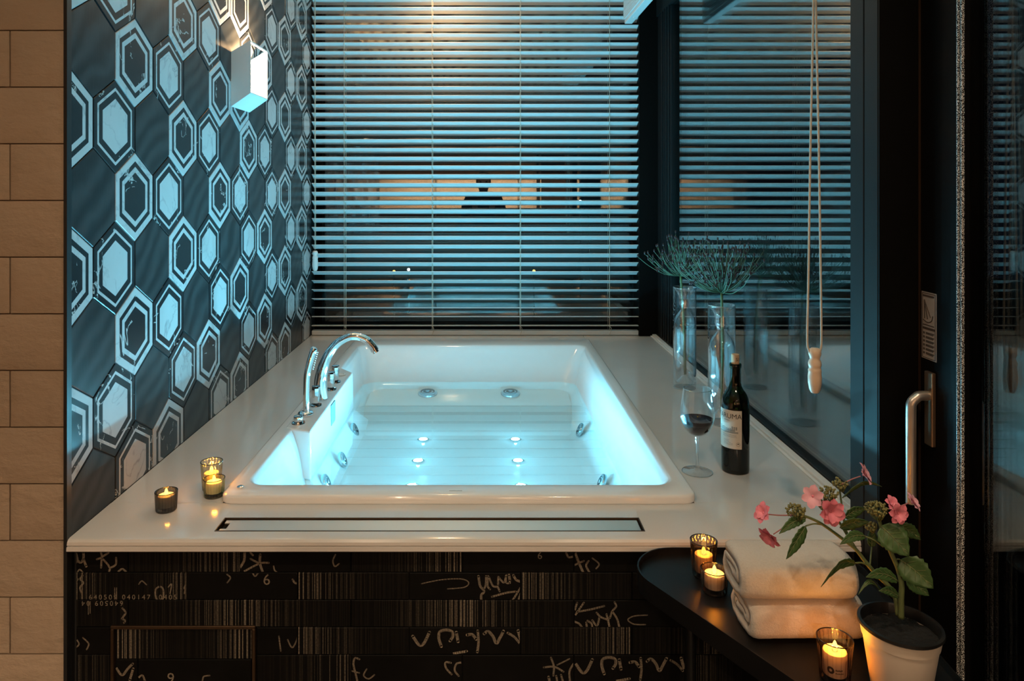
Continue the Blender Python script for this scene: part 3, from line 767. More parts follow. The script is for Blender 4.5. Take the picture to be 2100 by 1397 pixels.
# ---- lowered blind
NS = 39; PITCH = .04595; Z0 = rel(-(667.6-VY)/F*YB)
bl = thing('venetian_blind', (0, YB, DECK), 'lowered white venetian blind across the rear window', 'blind')
SX0, SX1 = -.9055, .812
def slat_mesh(x0, x1):
    c = .0505; th = .0028; prof = []
    for k in range(7):
        u = k/6-.5; prof.append((u*c, .0026*(1-4*u*u)+th/2))
    for k in range(6,-1,-1):
        u = k/6-.5; prof.append((u*c, .0026*(1-4*u*u)-th/2))
    return MB().extr_x(prof, x0, x1).mesh('slat', MAT['slat'], 45)
sm = slat_mesh(SX0, SX1)
TILT = {0: 6, 1: 9, 2: 12, 3: 15, 4: 18, 5: 21, 6: 24, 7: 26}
for i in range(NS):
    inst('slat', sm, bl, (0, YB, Z0+PITCH*i), (R(-TILT.get(i, 27)), 0, 0))
b = MB(); b.box(SX0-.001, SX1+.001, YB-.022, YB+.022, DECK+.002, DECK+.026); br = b.build('bottom_rail', MAT['slat'], bl); bevel(br, .004, 2)
ztop = Z0+PITCH*NS
bevel(MB().box(SX0, SX1, YB-.028, YB+.028, ztop, CEIL-.001).build('head_rail', MAT['slat'], bl), .003, 2)
for px in (706, 886, 1067, 1250):
    x = (px-VX)/F*(YB-.025); b = MB()
    for yy, dx in ((YB-.026, 0), (YB+.026, 0)): b.tube([(x+dx,yy,DECK+.026),(x+dx,yy,ztop)], .0011, 5)
    b.tube([(x+.004,YB-.004,DECK+.026),(x+.004,YB-.004,ztop)], .001, 5)
    for i in range(NS):
        a = R(TILT.get(i,27)); z = Z0+PITCH*i-.004
        b.tube([(x,YB-.026,z+math.tan(a)*.026),(x,YB+.026,z-math.tan(a)*.026)], .0007, 4)
    b.tube(crom([(x,YB-.024,DECK+.05),(x+.009,YB-.026,DECK+.038),(x+.006,YB-.024,DECK+.020),(x,YB-.0235,DECK+.004)],4), .0014, 5)
    b.build('ladder_cord', MAT['cord'], bl)
xc = (645-VX)/F*3.76; b = MB()
b.tube([(xc,3.765,P(0,512,3.76).z),(xc,3.765,ztop)], .0013, 5); b.tube([(xc+.005,3.765,P(0,512,3.76).z),(xc+.003,3.765,ztop)], .0013, 5)
b.build('tilt_cord', MAT['cord'], bl)
def tassel(c, s, mat, parent, nm='tassel'):
    b = MB(); pr = [(0,0),(.010,.001),(.0145,.010),(.0175,.028),(.0180,.045),(.0165,.058),(.0175,.0615),(.0160,.065),(.0150,.070),(.0165,.074),(.0172,.080),(.0155,.087),(.0125,.092),(.0140,.099),(.0165,.106),(.0155,.116),(.010,.122),(0,.123)]
    b.lathe([(r*s,z*s) for r,z in pr], c, 24); return b.build(nm, mat, parent, 50)
tassel((xc+.002, 3.765, P(0,556,3.76).z), .86, MAT['white_plastic'], bl, 'tilt_toggle')

# ---- raised blind of the side window with its cord
rb = thing('raised_blind', (.71, 2.4, rel(.82)), 'raised white blind stack at the top right with hanging cord and wooden pull', 'blind')
bevel(MB().box(.691, .729, 1.38, 3.59, rel(.82), rel(.838)).build('bottom_rail', MAT['slat'], rb), .003, 2)
ss = MB(); 
ss.extr_x([(-.025,0),(.025,0),(.025,.003),(-.025,.003)], -1.1, 1.1); ssm = ss.mesh('slat', MAT['slat'])
for i in range(26):
    inst('slat', ssm, rb, (.71+random.uniform(-.001,.001), 2.485, rel(.840)+i*.0042), (0,0,R(90)))
MB().box(.685, .74, 1.38, 3.59, rel(.955), CEIL-.001).build('head_rail', MAT['slat'], rb)
for y in (3.45, 2.95, 2.4, 1.8):
    MB().lathe([(0,-.002),(.006,-.002),(.006,.0),], (.71,y,rel(.82)), 12).build('cord_plug', MAT['white_plastic'], rb)
Yc = 1.575
b = MB()
for pl_ in ([(1667,-190),(1668,0),(1662,300),(1658,560),(1655.5,690),(1658,716),(1664,728)], [(1673,-190),(1673,0),(1679,300),(1683,560),(1684.5,690),(1683,716),(1677,728)]):
    b.tube(crom([P(x,y,Yc) for x,y in pl_],6), .0024, 8)
b.build('pull_cord', MAT['cord'], rb, 'all')
c = P(1671, 806, Yc); tassel((c.x,c.y,c.z), .80, MAT['pale_wood'], rb, 'cord_pull')

# ================================================================ WALL LAMP
Ya, Yb_ = 2.600, 2.803; zA, zB, zA1, zB1 = rel(.297), rel(.346), rel(.494), rel(.536); Xo = -.843; XI = XW+.0003
lp = thing('wall_lamp', (XW, (Ya+Yb_)/2, zA), 'slanted white box wall lamp glowing warm on the hexagon tiles', 'lamp')
t = .004
def skew(y0, y1, nm):
    vs = [(XI,y0,zA),(Xo,y0,zB),(Xo,y0,zB1),(XI,y0,zA1),(XI,y1,zA),(Xo,y1,zB),(Xo,y1,zB1),(XI,y1,zA1)]
    return MB().add(vs, [(0,1,2,3),(7,6,5,4),(0,4,5,1),(1,5,6,2),(2,6,7,3),(3,7,4,0)]).build(nm, MAT['white_paint'], lp)
skew(Ya, Ya+t, 'side_plate'); skew(Yb_-t, Yb_, 'side_plate')
MB().add([(XI,Ya+t,zA),(Xo,Ya+t,zB),(Xo,Yb_-t,zB),(XI,Yb_-t,zA),(XI,Ya+t,zA+t),(Xo,Ya+t,zB+t),(Xo,Yb_-t,zB+t),(XI,Yb_-t,zA+t)], [(3,2,1,0),(4,5,6,7),(0,1,5,4),(1,2,6,5),(2,3,7,6),(3,0,4,7)]).build('bottom_plate', MAT['white_paint'], lp)
MB().box(Xo-.008, Xo, Ya+t, Yb_-t, zB1-.007, zB1-.0015).build('top_bar', MAT['white_paint'], lp)
lc = Vector((XI+.022, Yb_-.045, zA+.085))
MB().ball(lc, .012, 12, 0, (1,1,1.6)).build('bulb', emis('warm_bulb', (1.0,.78,.5), 30.0), lp, 'all')
lamp('lamp_light', 'POINT', lp, lc+Vector((0,-.002,.020)), 3.0, WARM, .010)
lamp('lamp_uplight', 'AREA', lp, lc+Vector((.006,-.03,.060)), LAMP_W, WARM, .035, (R(180),R(-12),0))

# ================================================================ ROOM LIGHTS (behind and above the camera)
dl_me = MB().lathe([(.045,-.004),(.055,-.004),(.055,0),(.045,0)], n=24, closed=True).mesh('ring', MAT['white_paint'], 40)
dd_me = MB().lathe([(.044,-.001),(0,-.001)], n=24).mesh('diffuser', emis('downlight_glow', (1.0,.80,.58), 12.0))
WHERE = [(-.9,-2.55,'rear left'), (.3,-2.55,'rear centre'), (1.9,-2.55,'rear right'), (-2.0,-.6,'far left'), (-.55,.45,'bath left'), (.45,.45,'bath right'), (-.22,3.62,'tub')]
LBL = ['warm ceiling downlight nearest the dark wardrobe', 'warm ceiling downlight over the middle of the sideboard', 'warm ceiling downlight over the door end of the sideboard',
       'warm ceiling downlight in front of the beige tile wall', 'warm ceiling downlight left of the photographer', 'warm ceiling downlight right of the photographer', 'warm ceiling downlight above the far end of the bathtub']
for (x, y, _), lb in zip(WHERE, LBL):
    t_ = thing('downlight', (x, y, CEIL), lb, 'downlight', 'recessed ceiling downlights')
    inst('ring', dl_me, t_, (x,y,CEIL-.0005)); inst('diffuser', dd_me, t_, (x,y,CEIL-.001))
    lamp('downlight_beam', 'AREA', t_, (x,y,CEIL-.006), ROOM_W if y < -1 else (3.0 if x < -1.5 else (TUB_W if y > 2 else FRONT_W)), ROOM_C if y < 2 else WARM, .088, None, 140 if y < 2 else 175)
# furniture mirrored in the pane
sb_ = thing('sideboard', (.4, -2.9, 0), 'long dark sideboard against the rear wall, mirrored between the slats', 'sideboard')
bevel(MB().box(-1.9, 2.4, -3.17, -2.70, .06, 1.06).build('carcass', MAT['dark_wood'], sb_), .004, 2)
bevel(MB().box(-1.92, 2.42, -3.17, -2.68, 1.06, 1.09).build('top', MAT['black_metal'], sb_), .004, 2)
for k in range(6):
    x0 = -1.88+k*.71; dr_ = bevel(MB().box(x0, x0+.70, -2.70, -2.682, .08, 1.05).build('door', MAT['dark_wood'], sb_), .002, 1)
    MB().box(x0+.64, x0+.655, -2.682, -2.665, .55, .75).build('handle', MAT['black_metal'], dr_)
wd = thing('wardrobe', (-2.4, -2.9, 0), 'tall dark wardrobe in the left rear corner of the room', 'wardrobe')
bevel(MB().box(-3.15, -1.95, -3.17, -2.62, 0, 1.97).build('carcass', MAT['dark_wood'], wd), .004, 2)
for k in range(3):
    x0 = -3.14+k*.397; d_ = bevel(MB().box(x0, x0+.392, -2.62, -2.60, .05, 1.96).build('door', MAT['dark_wood'], wd), .002, 1)
    MB().box(x0+.34, x0+.352, -2.60, -2.58, .9, 1.2).build('handle', MAT['bronze'], d_)
d1 = thing('door_1', (1.25, -3.17, 0), 'dark panelled double door in the rear wall, mirrored right of the person', kind='structure')
for x0 in (.85, 1.25): bevel(MB().box(x0, x0+.36, -3.178, -3.14, 1.09, 1.97).build('leaf', MAT['dark_wood'], d1), .004, 1)
MB().box(.78, .81, -3.178, -3.15, 1.09, 1.97).build('door_trim', MAT['dark_wood'], d1)

# ================================================================ THINGS ON THE SURROUND
def deckpt(x, y): return P(x, y, F*.765/(y-VY))
# ---- glass vases with umbels
def vase(c, name_label):
    o = thing('glass_vase', c, name_label, 'vase', 'tall double-walled glass vases')
    h, r = .386, .0435
    b = MB(); b.lathe([(0,.0),(r*.96,0),(r,.004),(r,h-.003),(r-.001,h)], c, 36); b.build('outer_wall', MAT['clear_glass'], o, 60)
    iw = MAT['vase_inner']; fr = [(1.0,.965),(.985,.93),(.95,.66),(.92,.53),(.89,.50),(.86,.52),(.83,.46),(.805,.34),(.79,.33),(.775,.36),(.75,.52),(.72,.72),(.69,.86),(.65,.94),(.55,.955),(.2,.955),(.13,.94),(.10,.90)]
    pr = [(r*q, h*f) for f, q in fr]
    pr += [(r*.75,h*.062),(r*.4,h*.10),(r*.22,h*.125),(0,h*.13)]
    b = MB(); b.lathe(pr, c, 36); b.build('inner_wall', iw, o, 60)
    b = MB(); b.lathe([(r*.982+.0016*math.cos(R(45*k)), h+.0016*math.sin(R(45*k))) for k in range(8)], c, 40, closed=True); b.build('rim', MAT['glass_edge'], o, 'all')
    b = MB(); b.lathe([(r*.97+.0018*math.cos(R(45*k)), .002+.0018*math.sin(R(45*k))) for k in range(8)], c, 40, closed=True); b.build('foot_ring', MAT['glass_edge'], o, 'all')
    return o
vA = deckpt(1404, 795); vB = deckpt(1480, 868)
vase(vA, 'double-walled glass vase standing farther back by the side window')
vase(vB, 'double-walled glass vase nearer the wine bottle')
def umbel(base, top, spread, seed, label, group, lean=0.0, nray=85):
    rn = random.Random(seed)
    o = thing('umbel_stem', base, label, 'dried flower', group)
    b = MB(); mid = (base+top)/2 + Vector((.004,.003,0))
    b.tube(crom([base, mid, top],6), lerpl([.0052,.0050,.0042],6), 10); b.build('stem', MAT['stem'], o, 'all')
    b = MB(); s = MB(); st = MB()
    for k in range(nray):
        a = rn.uniform(0, 2*math.pi); e = R(rn.choice([rn.uniform(12,40), rn.uniform(25,70), rn.uniform(45,88)])); L = spread*rn.uniform(.6,1.05)*(1.0 if e < R(45) else .80)
        d = Vector((math.cos(a)*math.cos(e)+lean, math.sin(a)*math.cos(e), math.sin(e)))
        p1 = top + d*L*.35 + Vector((0,0,-.008 if e < R(35) else 0)); p2 = top + d*L*.7 + Vector((0,0,L*.06)); p3 = top + d*L*.95 + Vector((rn.uniform(-.01,.01), rn.uniform(-.01,.01), L*.22))
        pts = crom([top, p1, p2, p3], 4)
        b.tube(pts, lerpl([.0015,.0012,.0011,.0009],4), 5)
        s.ball(p3+Vector((0,0,.004)), .0033, 6, 0, (1,1,2.0))
        if rn.random() < .55:
            q = top + d*L*rn.uniform(.45,.8) + Vector((0,0,rn.uniform(-.005,.012)))
            for m in range(5):
                dd = Vector((rn.uniform(-1,1),rn.uniform(-1,1),rn.uniform(-1,1))).normalized()*.013
                st.tube([q, q+dd], [.0026,.0008], 4)
    props(b.build('umbel_rays', MAT['ray'], o, 'all'), kind='stuff')
    props(s.build('seed_tips', MAT['seed'], o, 'all'), kind='stuff')
    props(st.build('star_florets', MAT['seed'], o), kind='stuff')
umbel(vA+Vector((.002,0,.052)), P(1396,566,vA.y), .172, 5, 'green umbel on its stalk in the farther glass vase', 'cut umbels in the vases', -.10, 80)
umbel(vB+Vector((.000,0,.052)), P(1480,600,vB.y), .186, 11, 'wide green umbel on its stalk in the nearer glass vase', 'cut umbels in the vases', .0, 105)

# ---- wine glass
gc = deckpt(1430, 968)
wg = thing('wine_glass', gc, 'stemmed glass of red wine beside the bottle', 'wine glass')
SC = gc.y/F
def hpx(y): return (968-y)*SC
b = MB(); b.lathe([(0,0),(.040,0),(.041,.0012),(.039,.0022),(.020,.0040),(.009,.0075),(.0058,.013)], gc, 40); b.build('foot', MAT['stem_glass'], wg, 60)
b = MB(); b.lathe([(.0058,.013),(.0040,.03),(.0036,.055),(.0042,.085),(.0062,.0965)], gc, 20); b.build('stem', MAT['vase_inner'], wg, 60)
bowl = [(0,.0975),(.012,.099),(.024,.106),(.034,.117),(.0415,.132),(.0450,.150),(.0448,.168),(.0425,.190),(.0395,.210),(.0372,.2255)]
b = MB(); b.lathe([(.0062,.0965)]+bowl[1:], gc, 48); b.lathe([(max(r-.0011,0),z+.0008) for r,z in bowl[::-1]], gc, 48); b.build('bowl', MAT['stem_glass'], wg, 60)
b = MB(); b.lathe([(.0367+.0008*math.cos(R(60*k)), .2255+.0008*math.sin(R(60*k))) for k in range(6)], gc, 48, closed=True); b.build('lip', MAT['glass_edge'], wg, 'all')
b = MB(); b.lathe([(.0402+.0009*math.cos(R(60*k)), .0012+.0009*math.sin(R(60*k))) for k in range(6)], gc, 48, closed=True); b.build('foot_edge', MAT['glass_edge'], wg, 'all')
wl_ = [(0,.0995),(.0115,.1005),(.0230,.1075),(.0328,.1185),(.0402,.133),(.0430,.1430),(.0432,.1442),(.0425,.1440),(0,.1440)]
b = MB(); b.lathe(wl_, gc, 48); b.build('wine', MAT['wine'], wg, 40)

# ---- wine bottle
bc = deckpt(1508, 965)
bo = thing('wine_bottle', bc, 'dark green wine bottle with a cream label and cork', 'bottle')
pr = [(0,.006),(.020,.004),(.031,.0005),(.0355,.003),(.0368,.010),(.0370,.172),(.0362,.186),(.0335,.200),(.0280,.212),(.0205,.222),(.0160,.232),(.0147,.245),(.0143,.270),(.0143,.279),(.0158,.280),(.0162,.284),(.0160,.290),(.0148,.2915),(.0105,.2915),(.0100,.280)]
b = MB(); b.lathe(pr, bc, 40); b.build('bottle_glass', MAT['bottle_glass'], bo, 50)
b = MB(); b.lathe([(0,.008),(.030,.006),(.0345,.012),(.0347,.172),(.0345,.1745),(0,.1745)], bc, 32); b.build('wine', MAT['wine'], bo, 40)
b = MB(); b.lathe([(.0135,.232),(.0120,.25),(.0120,.279),(0,.279)], bc, 16); b.build('neck_lining', MAT['black_metal'], bo, 40)
b = MB(); b.lathe([(0,.276),(.0098,.276),(.0104,.292),(.0106,.3145),(.0098,.3165),(0,.3165)], bc, 20); ck = b.build('cork', MAT['cork'], bo, 40)
def on_cyl(r, ang, z, c=None): c = c or bc; return (c.x+r*math.sin(ang), c.y-r*math.cos(ang), c.z+z)
def wrap_text(body, size, c, r, ang0, z, mat, parent, nm, shear=0.0):
    me = text_mesh(body, size, mat, shear=shear)
    for v in me.vertices:
        a = ang0 + v.co.x/r; p = on_cyl(r, a, z+v.co.y, c); v.co = Vector(p)-WL[parent.name]
    me.update(); o = link(bpy.data.objects.new(nm, me)); o.parent = parent; WL[o.name] = WL[parent.name]; return o
A0, A1 = R(-112), R(7)    # label wraps to the left round the glass (angle from the camera-facing side)
b = MB(); vs = []; nn = 28
for k in range(nn+1):
    a = A0+(A1-A0)*k/nn
    vs += [on_cyl(.03745,a,.070), on_cyl(.03745,a,.1725)]
b.add(vs, [(2*k,2*k+2,2*k+3,2*k+1) for k in range(nn)]); lb_ = b.build('label', MAT['paper'], bo, 'all')
wrap_text('TARUMA', .0185, bc, .0378, R(-50), .156, MAT['ink'], lb_, 'lettering')
b = MB(); rn = random.Random(4)
def strip(a0, a1, z0, z1, rr=.0377):
    v = []
    for k in range(9):
        a = a0+(a1-a0)*k/8; v += [on_cyl(rr,a,z0), on_cyl(rr,a,z1)]
    b.add(v, [(2*k,2*k+2,2*k+3,2*k+1) for k in range(8)])
strip(R(-68), R(-42), .1445, .1462)
for z in (.107,.104,.101): strip(R(-75), R(-12+rn.uniform(-4,4)), z, z+.0009)
for z in (.092,.089,.086,.083,.080): strip(R(-70), R(-32+rn.uniform(-14,6)), z, z+.0008)
b.build('small_print', MAT['ink_grey'], lb_)
b = MB(); strip(R(-95), R(-8), .1115, .116); strip(R(-95), R(-20), .1165, .1215, .0376)
for k in range(10): strip(R(-90+8*k), R(-84+8*k), .1205, .1235+rn.uniform(0,.007), .03765)
b.build('vineyard_print', MAT['ink_grey'], lb_)
b = MB()
for k in range(20):
    a, a2 = 2*math.pi*k/20, 2*math.pi*(k+1)/20; rr = .0052; rs = .0046
    q = [on_cyl(.0377, R(-8)+r_*math.cos(t_)/.0377, .083+r_*math.sin(t_)) for r_, t_ in ((rr,a),(rr,a2),(rs,a2),(rs,a))]
    b.add(q, [(0,1,2,3)])
q = [on_cyl(.0377, R(-8)+u/.0377, .083+v) for u, v in ((-.0036,-.0002),(.0036,-.0002),(.001,.0026),(-.0008,.0022))]; b.add(q, [(0,1,2,3)])
b.build('emblem', MAT['ink'], lb_)
wrap_text('SI', .013, bc, .0112, R(10), .3035, MAT['ink'], ck, 'lettering')

# ---- candles in ribbed glasses
def ribbed(c, r0, r1, h, nrib=20, base=.009):
    """ribbed outer wall, smooth inner wall, thick foot"""
    b = MB(); n = nrib*6; vs = []; fs = []
    rings = [(r0*.94,0,0),(r0,.002,.4),(r0+(r1-r0)*.1,h*.10,1),(r0+(r1-r0)*.9,h*.9,1),(r1,h*.985,0),(r1*.985,h,0)]
    for r, z, amp in rings:
        for k in range(n):
            a = 2*math.pi*k/n; rr = r - amp*.0024*(1-abs(math.sin(a*nrib/2))); vs.append((c.x+rr*math.cos(a), c.y+rr*math.sin(a), c.z+z))
    m = len(rings)
    for i in range(m-1):
        for k in range(n): fs.append((i*n+k, i*n+(k+1)%n, (i+1)*n+(k+1)%n, (i+1)*n+k))
    fs.append(tuple(range(n-1,-1,-1))); b.add(vs, fs)
    b.lathe([(r1*.985,h),(r1*.92,h*.985),(r0*.90,base+.004),(r0*.82,base),(0,base)], c, 44)
    return b
def candle(c, r0, r1, h, tint, shade, lab_g, lab_c, wax_h, lift, power, logo=False):
    m = thin_glass('tinted_glass', tint, .06, shade=shade, sp=1.4); m2 = thin_glass('tinted_glass_rim', tuple(x*.35 for x in shade), .10)
    o = thing('candle_glass', c, lab_g, 'candle holder', 'ribbed candle glasses')
    ribbed(c, r0, r1, h).build('ribbed_glass', m, o, 50)
    b = MB(); b.lathe([(r1*.965+.0011*math.cos(R(45*k)), h+.0008*math.sin(R(45*k))) for k in range(8)], c, 44, closed=True); b.build('rim', m2, o, 'all')
    b = MB(); b.lathe([(r0*.90,.0035),(r0*.93,.0015),(r0*.85,.0008),(0,.0008),(0,.0075),(r0*.80,.0075)], c, 36); b.build('thick_base', m2, o, 'all')
    cz = Vector((c.x, c.y, c.z+lift)); rw = r0*.80
    k = thing('candle', cz, lab_c, 'candle', 'flameless candles in the glasses')
    b = MB(); b.lathe([(0,0),(rw*.97,0),(rw,.002),(rw,wax_h-.003),(rw*.97,wax_h-.0008),(rw*.85,wax_h),(rw*.45,wax_h-.0012),(0,wax_h-.0015)], cz, 32); b.build('wax', MAT['wax'], k, 50)
    b = MB(); b.lathe([(.0026,-.002),(.0040,.002),(.0044,.005),(.0036,.009),(.0018,.0135),(0,.016)], (cz.x,cz.y,cz.z+wax_h), 14); b.build('flame_tip', FLAME, k, 'all')
    lamp('candle_light', 'POINT', k, (cz.x,cz.y,cz.z+wax_h+.012), power, CANDLE_C, .004)
    if logo:
        rr = r0*.80+.0003; bb = MB(); R0 = Vector((cz.x,cz.y,cz.z))
        an = math.atan2(-(0-c.x), (0-c.y)) ; an = -math.atan2(c.x, c.y)
        cyl = lambda u, v: on_cyl(rr, an+u/rr, v, R0)
        for i in range(18):
            a, a2 = 2*math.pi*i/18, 2*math.pi*(i+1)/18
            bb.add([cyl(-.0062+r_*math.cos(t_), .012+r_*math.sin(t_)) for r_, t_ in ((.0056,a),(.0056,a2),(.0022,a2),(.0022,a))], [(0,1,2,3)])
        bb.build('logo', MAT['ink'], k)
        bb = MB()
        for v0, v1, n4 in ((.0125,.0150,5), (.0080,.0098,6)):
            for q_ in range(n4): bb.add([cyl(.0012+q_*.0022+du, v) for du, v in ((0,v0),(.0016,v0),(.0016,v1-.0005*(q_ % 2)),(0,v1-.0005*(q_ % 2)))], [(0,1,2,3)])
        bb.build('small_print', MAT['ink'], k)
FLAME = emis('flame_glow', (1.0,.52,.09), 4.5)
cA, cB, cC = deckpt(341,1046), deckpt(434,1004), deckpt(439,1017)
candle(cA, .0240,.0262,.045, (.52,.52,.50), (.05,.05,.05), 'low smoky black ribbed candle glass alone at the left of the surround', 'lit white candle in the smoky black glass', .026, .0105, CANDLE_W)
candle(cB, .0225,.0275,.072, (.97,.94,.85), (.5,.45,.32), 'tall clear amber candle glass at the back left of the surround', 'lit candle inside the tall amber glass on the surround', .034, .0105, CANDLE_W)
candle(cC, .0240,.0268,.044, (.95,.95,.82), (.5,.5,.3), 'low olive-tinted ribbed candle glass in front of the tall amber one', 'lit candle in the low olive-tinted glass', .026, .0105, CANDLE_W)

# ================================================================ SIDE TABLE AND WHAT STANDS ON IT
TZ = rel(-.790)
def rtri(cs, r, n=12):
    out = []; m = len(cs)
    for i in range(m):
        p0, p, p1 = Vector(cs[i-1]), Vector(cs[i]), Vector(cs[(i+1)%m])
        d0 = (p-p0).normalized(); d1 = (p1-p).normalized()
        n0 = Vector((d0.y,-d0.x)); n1 = Vector((d1.y,-d1.x)); a0 = math.atan2(n0.y,n0.x); a1 = math.atan2(n1.y,n1.x)
        while a1 < a0: a1 += 2*math.pi
        for k in range(n+1):
            a = a0+(a1-a0)*k/n; out.append((p.x+r*math.cos(a), p.y+r*math.sin(a)))
    return out
CS = [(.655,1.035),(.684,1.476),(.404,1.476)]
tbl = thing('side_table', (.58,1.33,0), 'black metal tray side table with rounded corners beside the bath', 'side table')
o1, o2 = rtri(CS,.092), rtri(CS,.0890)
n = len(o1); b = MB()
vs = [(x,y,TZ-.026) for x,y in o1]+[(x,y,TZ+.014) for x,y in o1]+[(x,y,TZ+.014) for x,y in o2]+[(x,y,TZ) for x,y in o2]
fs = []
for i in range(3):
    for k in range(n): fs.append((i*n+k, i*n+(k+1)%n, (i+1)*n+(k+1)%n, (i+1)*n+k))
fs += [tuple(range(3*n,4*n)), tuple(range(n-1,-1,-1))]
b.add(vs, fs); tm = simple('black_powder_coat', (.005,.0055,.006), .36, var=.1, Specular_IOR_Level=.3, bump=.15, bscale=900, bdist=.0005); b.build('tray_top', tm, tbl, 30)
for (x, y), d in zip(CS, ((0,-1),(1,.6),(-1,.6))):
    q = Vector((x,y,0)); c0 = Vector((.58,1.33,0)); q = c0+(q-c0)*.93
    b = MB(); b.tube(crom([(c0.x+(q.x-c0.x)*.6,c0.y+(q.y-c0.y)*.6,TZ-.034),(c0.x+(q.x-c0.x)*.85,c0.y+(q.y-c0.y)*.85,TZ-.034),(q.x,q.y,TZ-.055),(q.x,q.y,TZ-.12),(q.x,q.y,.3),(q.x,q.y,.004)],5), .011, 12); b.build('leg', tm, tbl, 60)
b = MB(); b.tube([(q2[0],q2[1],TZ-.034) for q2 in [(.58+(x-.58)*.6,1.33+(y-1.33)*.6) for x,y in CS+[CS[0]]]], .010, 10); b.build('under_frame', tm, tbl, 60)

def tabpt(x, y): return P(x, y, F*.790/(y-VY))
cD, cE, cF = tabpt(1443,1180), tabpt(1465,1213), tabpt(1712,1392)
candle(cD, .0225,.0275,.072, (.80,.72,.66), (.2,.13,.11), 'tall smoky brown candle glass on the side table near the bath', 'lit candle inside the tall smoky brown glass', .034, .0105, CANDLE_W)
candle(cE, .0240,.0268,.044, (.91,.85,.80), (.35,.25,.22), 'low clear brownish candle glass left of the towels', 'lit candle in the low glass left of the towels', .026, .0105, CANDLE_W)
candle(cF, .0230,.0280,.066, (.94,.84,.76), (.36,.22,.18), 'rosy ribbed candle glass in front of the towels beside the flower pot', 'lit candle with a dark logo in the rosy glass', .036, .0105, CANDLE_W*1.9, True)

# ---- towels
def towel(x0, x1, yc, zc, a, h, label, seed):
    o = thing('rolled_towel', ((x0+x1)/2, yc, zc-h), label, 'towel', 'folded white towels')
    rn = random.Random(seed); th = .0135; turns = 1.9; npt = 76; mid = []
    for k in range(npt+1):
        t_ = k/npt; ph = R(50)+2*math.pi*turns*t_; q_ = t_*turns
        f = 0 if q_ < .72 else (min((q_-.72)/.28, 1)*.0145 + max(0, q_-1)*.0150)
        aa, bb = max(a-th/2-f, .012), max(h-th/2-f, .004)
        cs, sn = math.cos(ph), math.sin(ph)
        mid.append((aa*math.copysign(abs(cs)**.55, cs), bb*math.copysign(abs(sn)**.62, sn)))
    out = []; inn = []
    for k, p in enumerate(mid):
        q0 = mid[max(k-1,0)]; q1 = mid[min(k+1,len(mid)-1)]
        d = Vector((q1[0]-q0[0], q1[1]-q0[1])); d = d.normalized() if d.length else Vector((1,0)); nn_ = Vector((d.y,-d.x))
        out.append((p[0]+nn_.x*th*.49, p[1]+nn_.y*th*.49)); inn.append((p[0]-nn_.x*th*.49, p[1]-nn_.y*th*.49))
    loop = out + inn[::-1]; m = len(loop); nx = 30; vs = []; fs = []
    for i in range(nx+1):
        u = i/nx; x = x0+(x1-x0)*u; e = min(u,1-u); sc = 1-.10*max(0,1-e/.07)**2
        for (yy, zz) in loop:
            nz = mnoise.noise(Vector((x*22+seed*9, yy*22, zz*22)))*.0022 + mnoise.noise(Vector((x*160, yy*160, zz*160+seed)))*.0010
            xx = x + (mnoise.noise(Vector((yy*40, zz*40, seed+i*.01)))*.004 if i in (0,nx) else 0)
            vs.append((xx, yc+yy*sc*(1+nz*8), zc+zz*sc*(1+nz*12)))
    for i in range(nx):
        for k in range(m): fs.append((i*m+k, i*m+(k+1)%m, (i+1)*m+(k+1)%m, (i+1)*m+k))
    q = len(out)
    for i in (0, nx):
        for k in range(q-1):
            f = (i*m+k, i*m+k+1, i*m+m-2-k, i*m+m-1-k); fs.append(f if i else f[::-1])
    b = MB(); b.add(vs, fs); b.build('towel_roll', MAT['towel'], o, 'all')
    return o
towel(.462, .662, 1.308, TZ+.0345, .060, .0345, 'lower of the two folded white towels, lying on the side table', 2)
towel(.446, .648, 1.308, TZ+.0345*2+.0355, .058, .0355, 'upper of the two folded white towels', 5)

# ---- potted hydrangea
PY = 1.14
pc = Vector(((1846-VX)/F*PY, PY, TZ))
hy = thing('potted_hydrangea', pc, 'pink lacecap hydrangea in a white pot on the side table', 'potted plant')
HR = ZC - (1283-VY)/F*PY - TZ
b = MB(); b.lathe([(0,0),(.040,0),(.0415,.002),(.0535,HR*.80),(.0550,HR*.80+.001),(.0575,HR-.004),(.0580,HR),(.0550,HR),(.0535,HR-.012),(.042,.006),(0,.006)], pc, 48); b.build('pot', MAT['pot'], hy, 40)
b = MB(); b.lathe([(.0592,HR-.002),(.0610,HR),(.0605,HR+.004),(.0560,HR+.005),(.0545,HR+.001),(.0530,HR-.012)], pc, 48); b.build('pot_liner', MAT['pot_liner'], hy, 40)
b = MB(); sv = []
for i in range(7):
    for k in range(36):
        r = .0545*i/6; a = 2*math.pi*k/36; sv.append((pc.x+r*math.cos(a), pc.y+r*math.sin(a), pc.z+HR-.012+mnoise.noise(Vector((r*math.cos(a)*90, r*math.sin(a)*90, 1)))*.006))
b.add(sv, [(i*36+k, i*36+(k+1)%36, (i+1)*36+(k+1)%36, (i+1)*36+k) for i in range(6) for k in range(36)]); b.build('soil', MAT['soil'], hy, 'all')
def HP(x, y, dy=0.0): return P(x, y, PY+dy)
def stem(pl, r0, r1, m='stem', nm='stem'):
    pts = [HP(*q) for q in pl]; b = MB(); n_ = 5
    cp = crom(pts, n_); b.tube(cp, [r0+(r1-r0)*i/(len(cp)-1) for i in range(len(cp))], 9); return b.build(nm, MAT[m], hy, 'all')
stem([(1848,1268,0),(1848,1230,0),(1849,1200,0),(1842,1168,.005),(1829,1138,.01),(1818,1112,.012),(1808,1085,.015),(1800,1058,.015)], .0046, .0028)
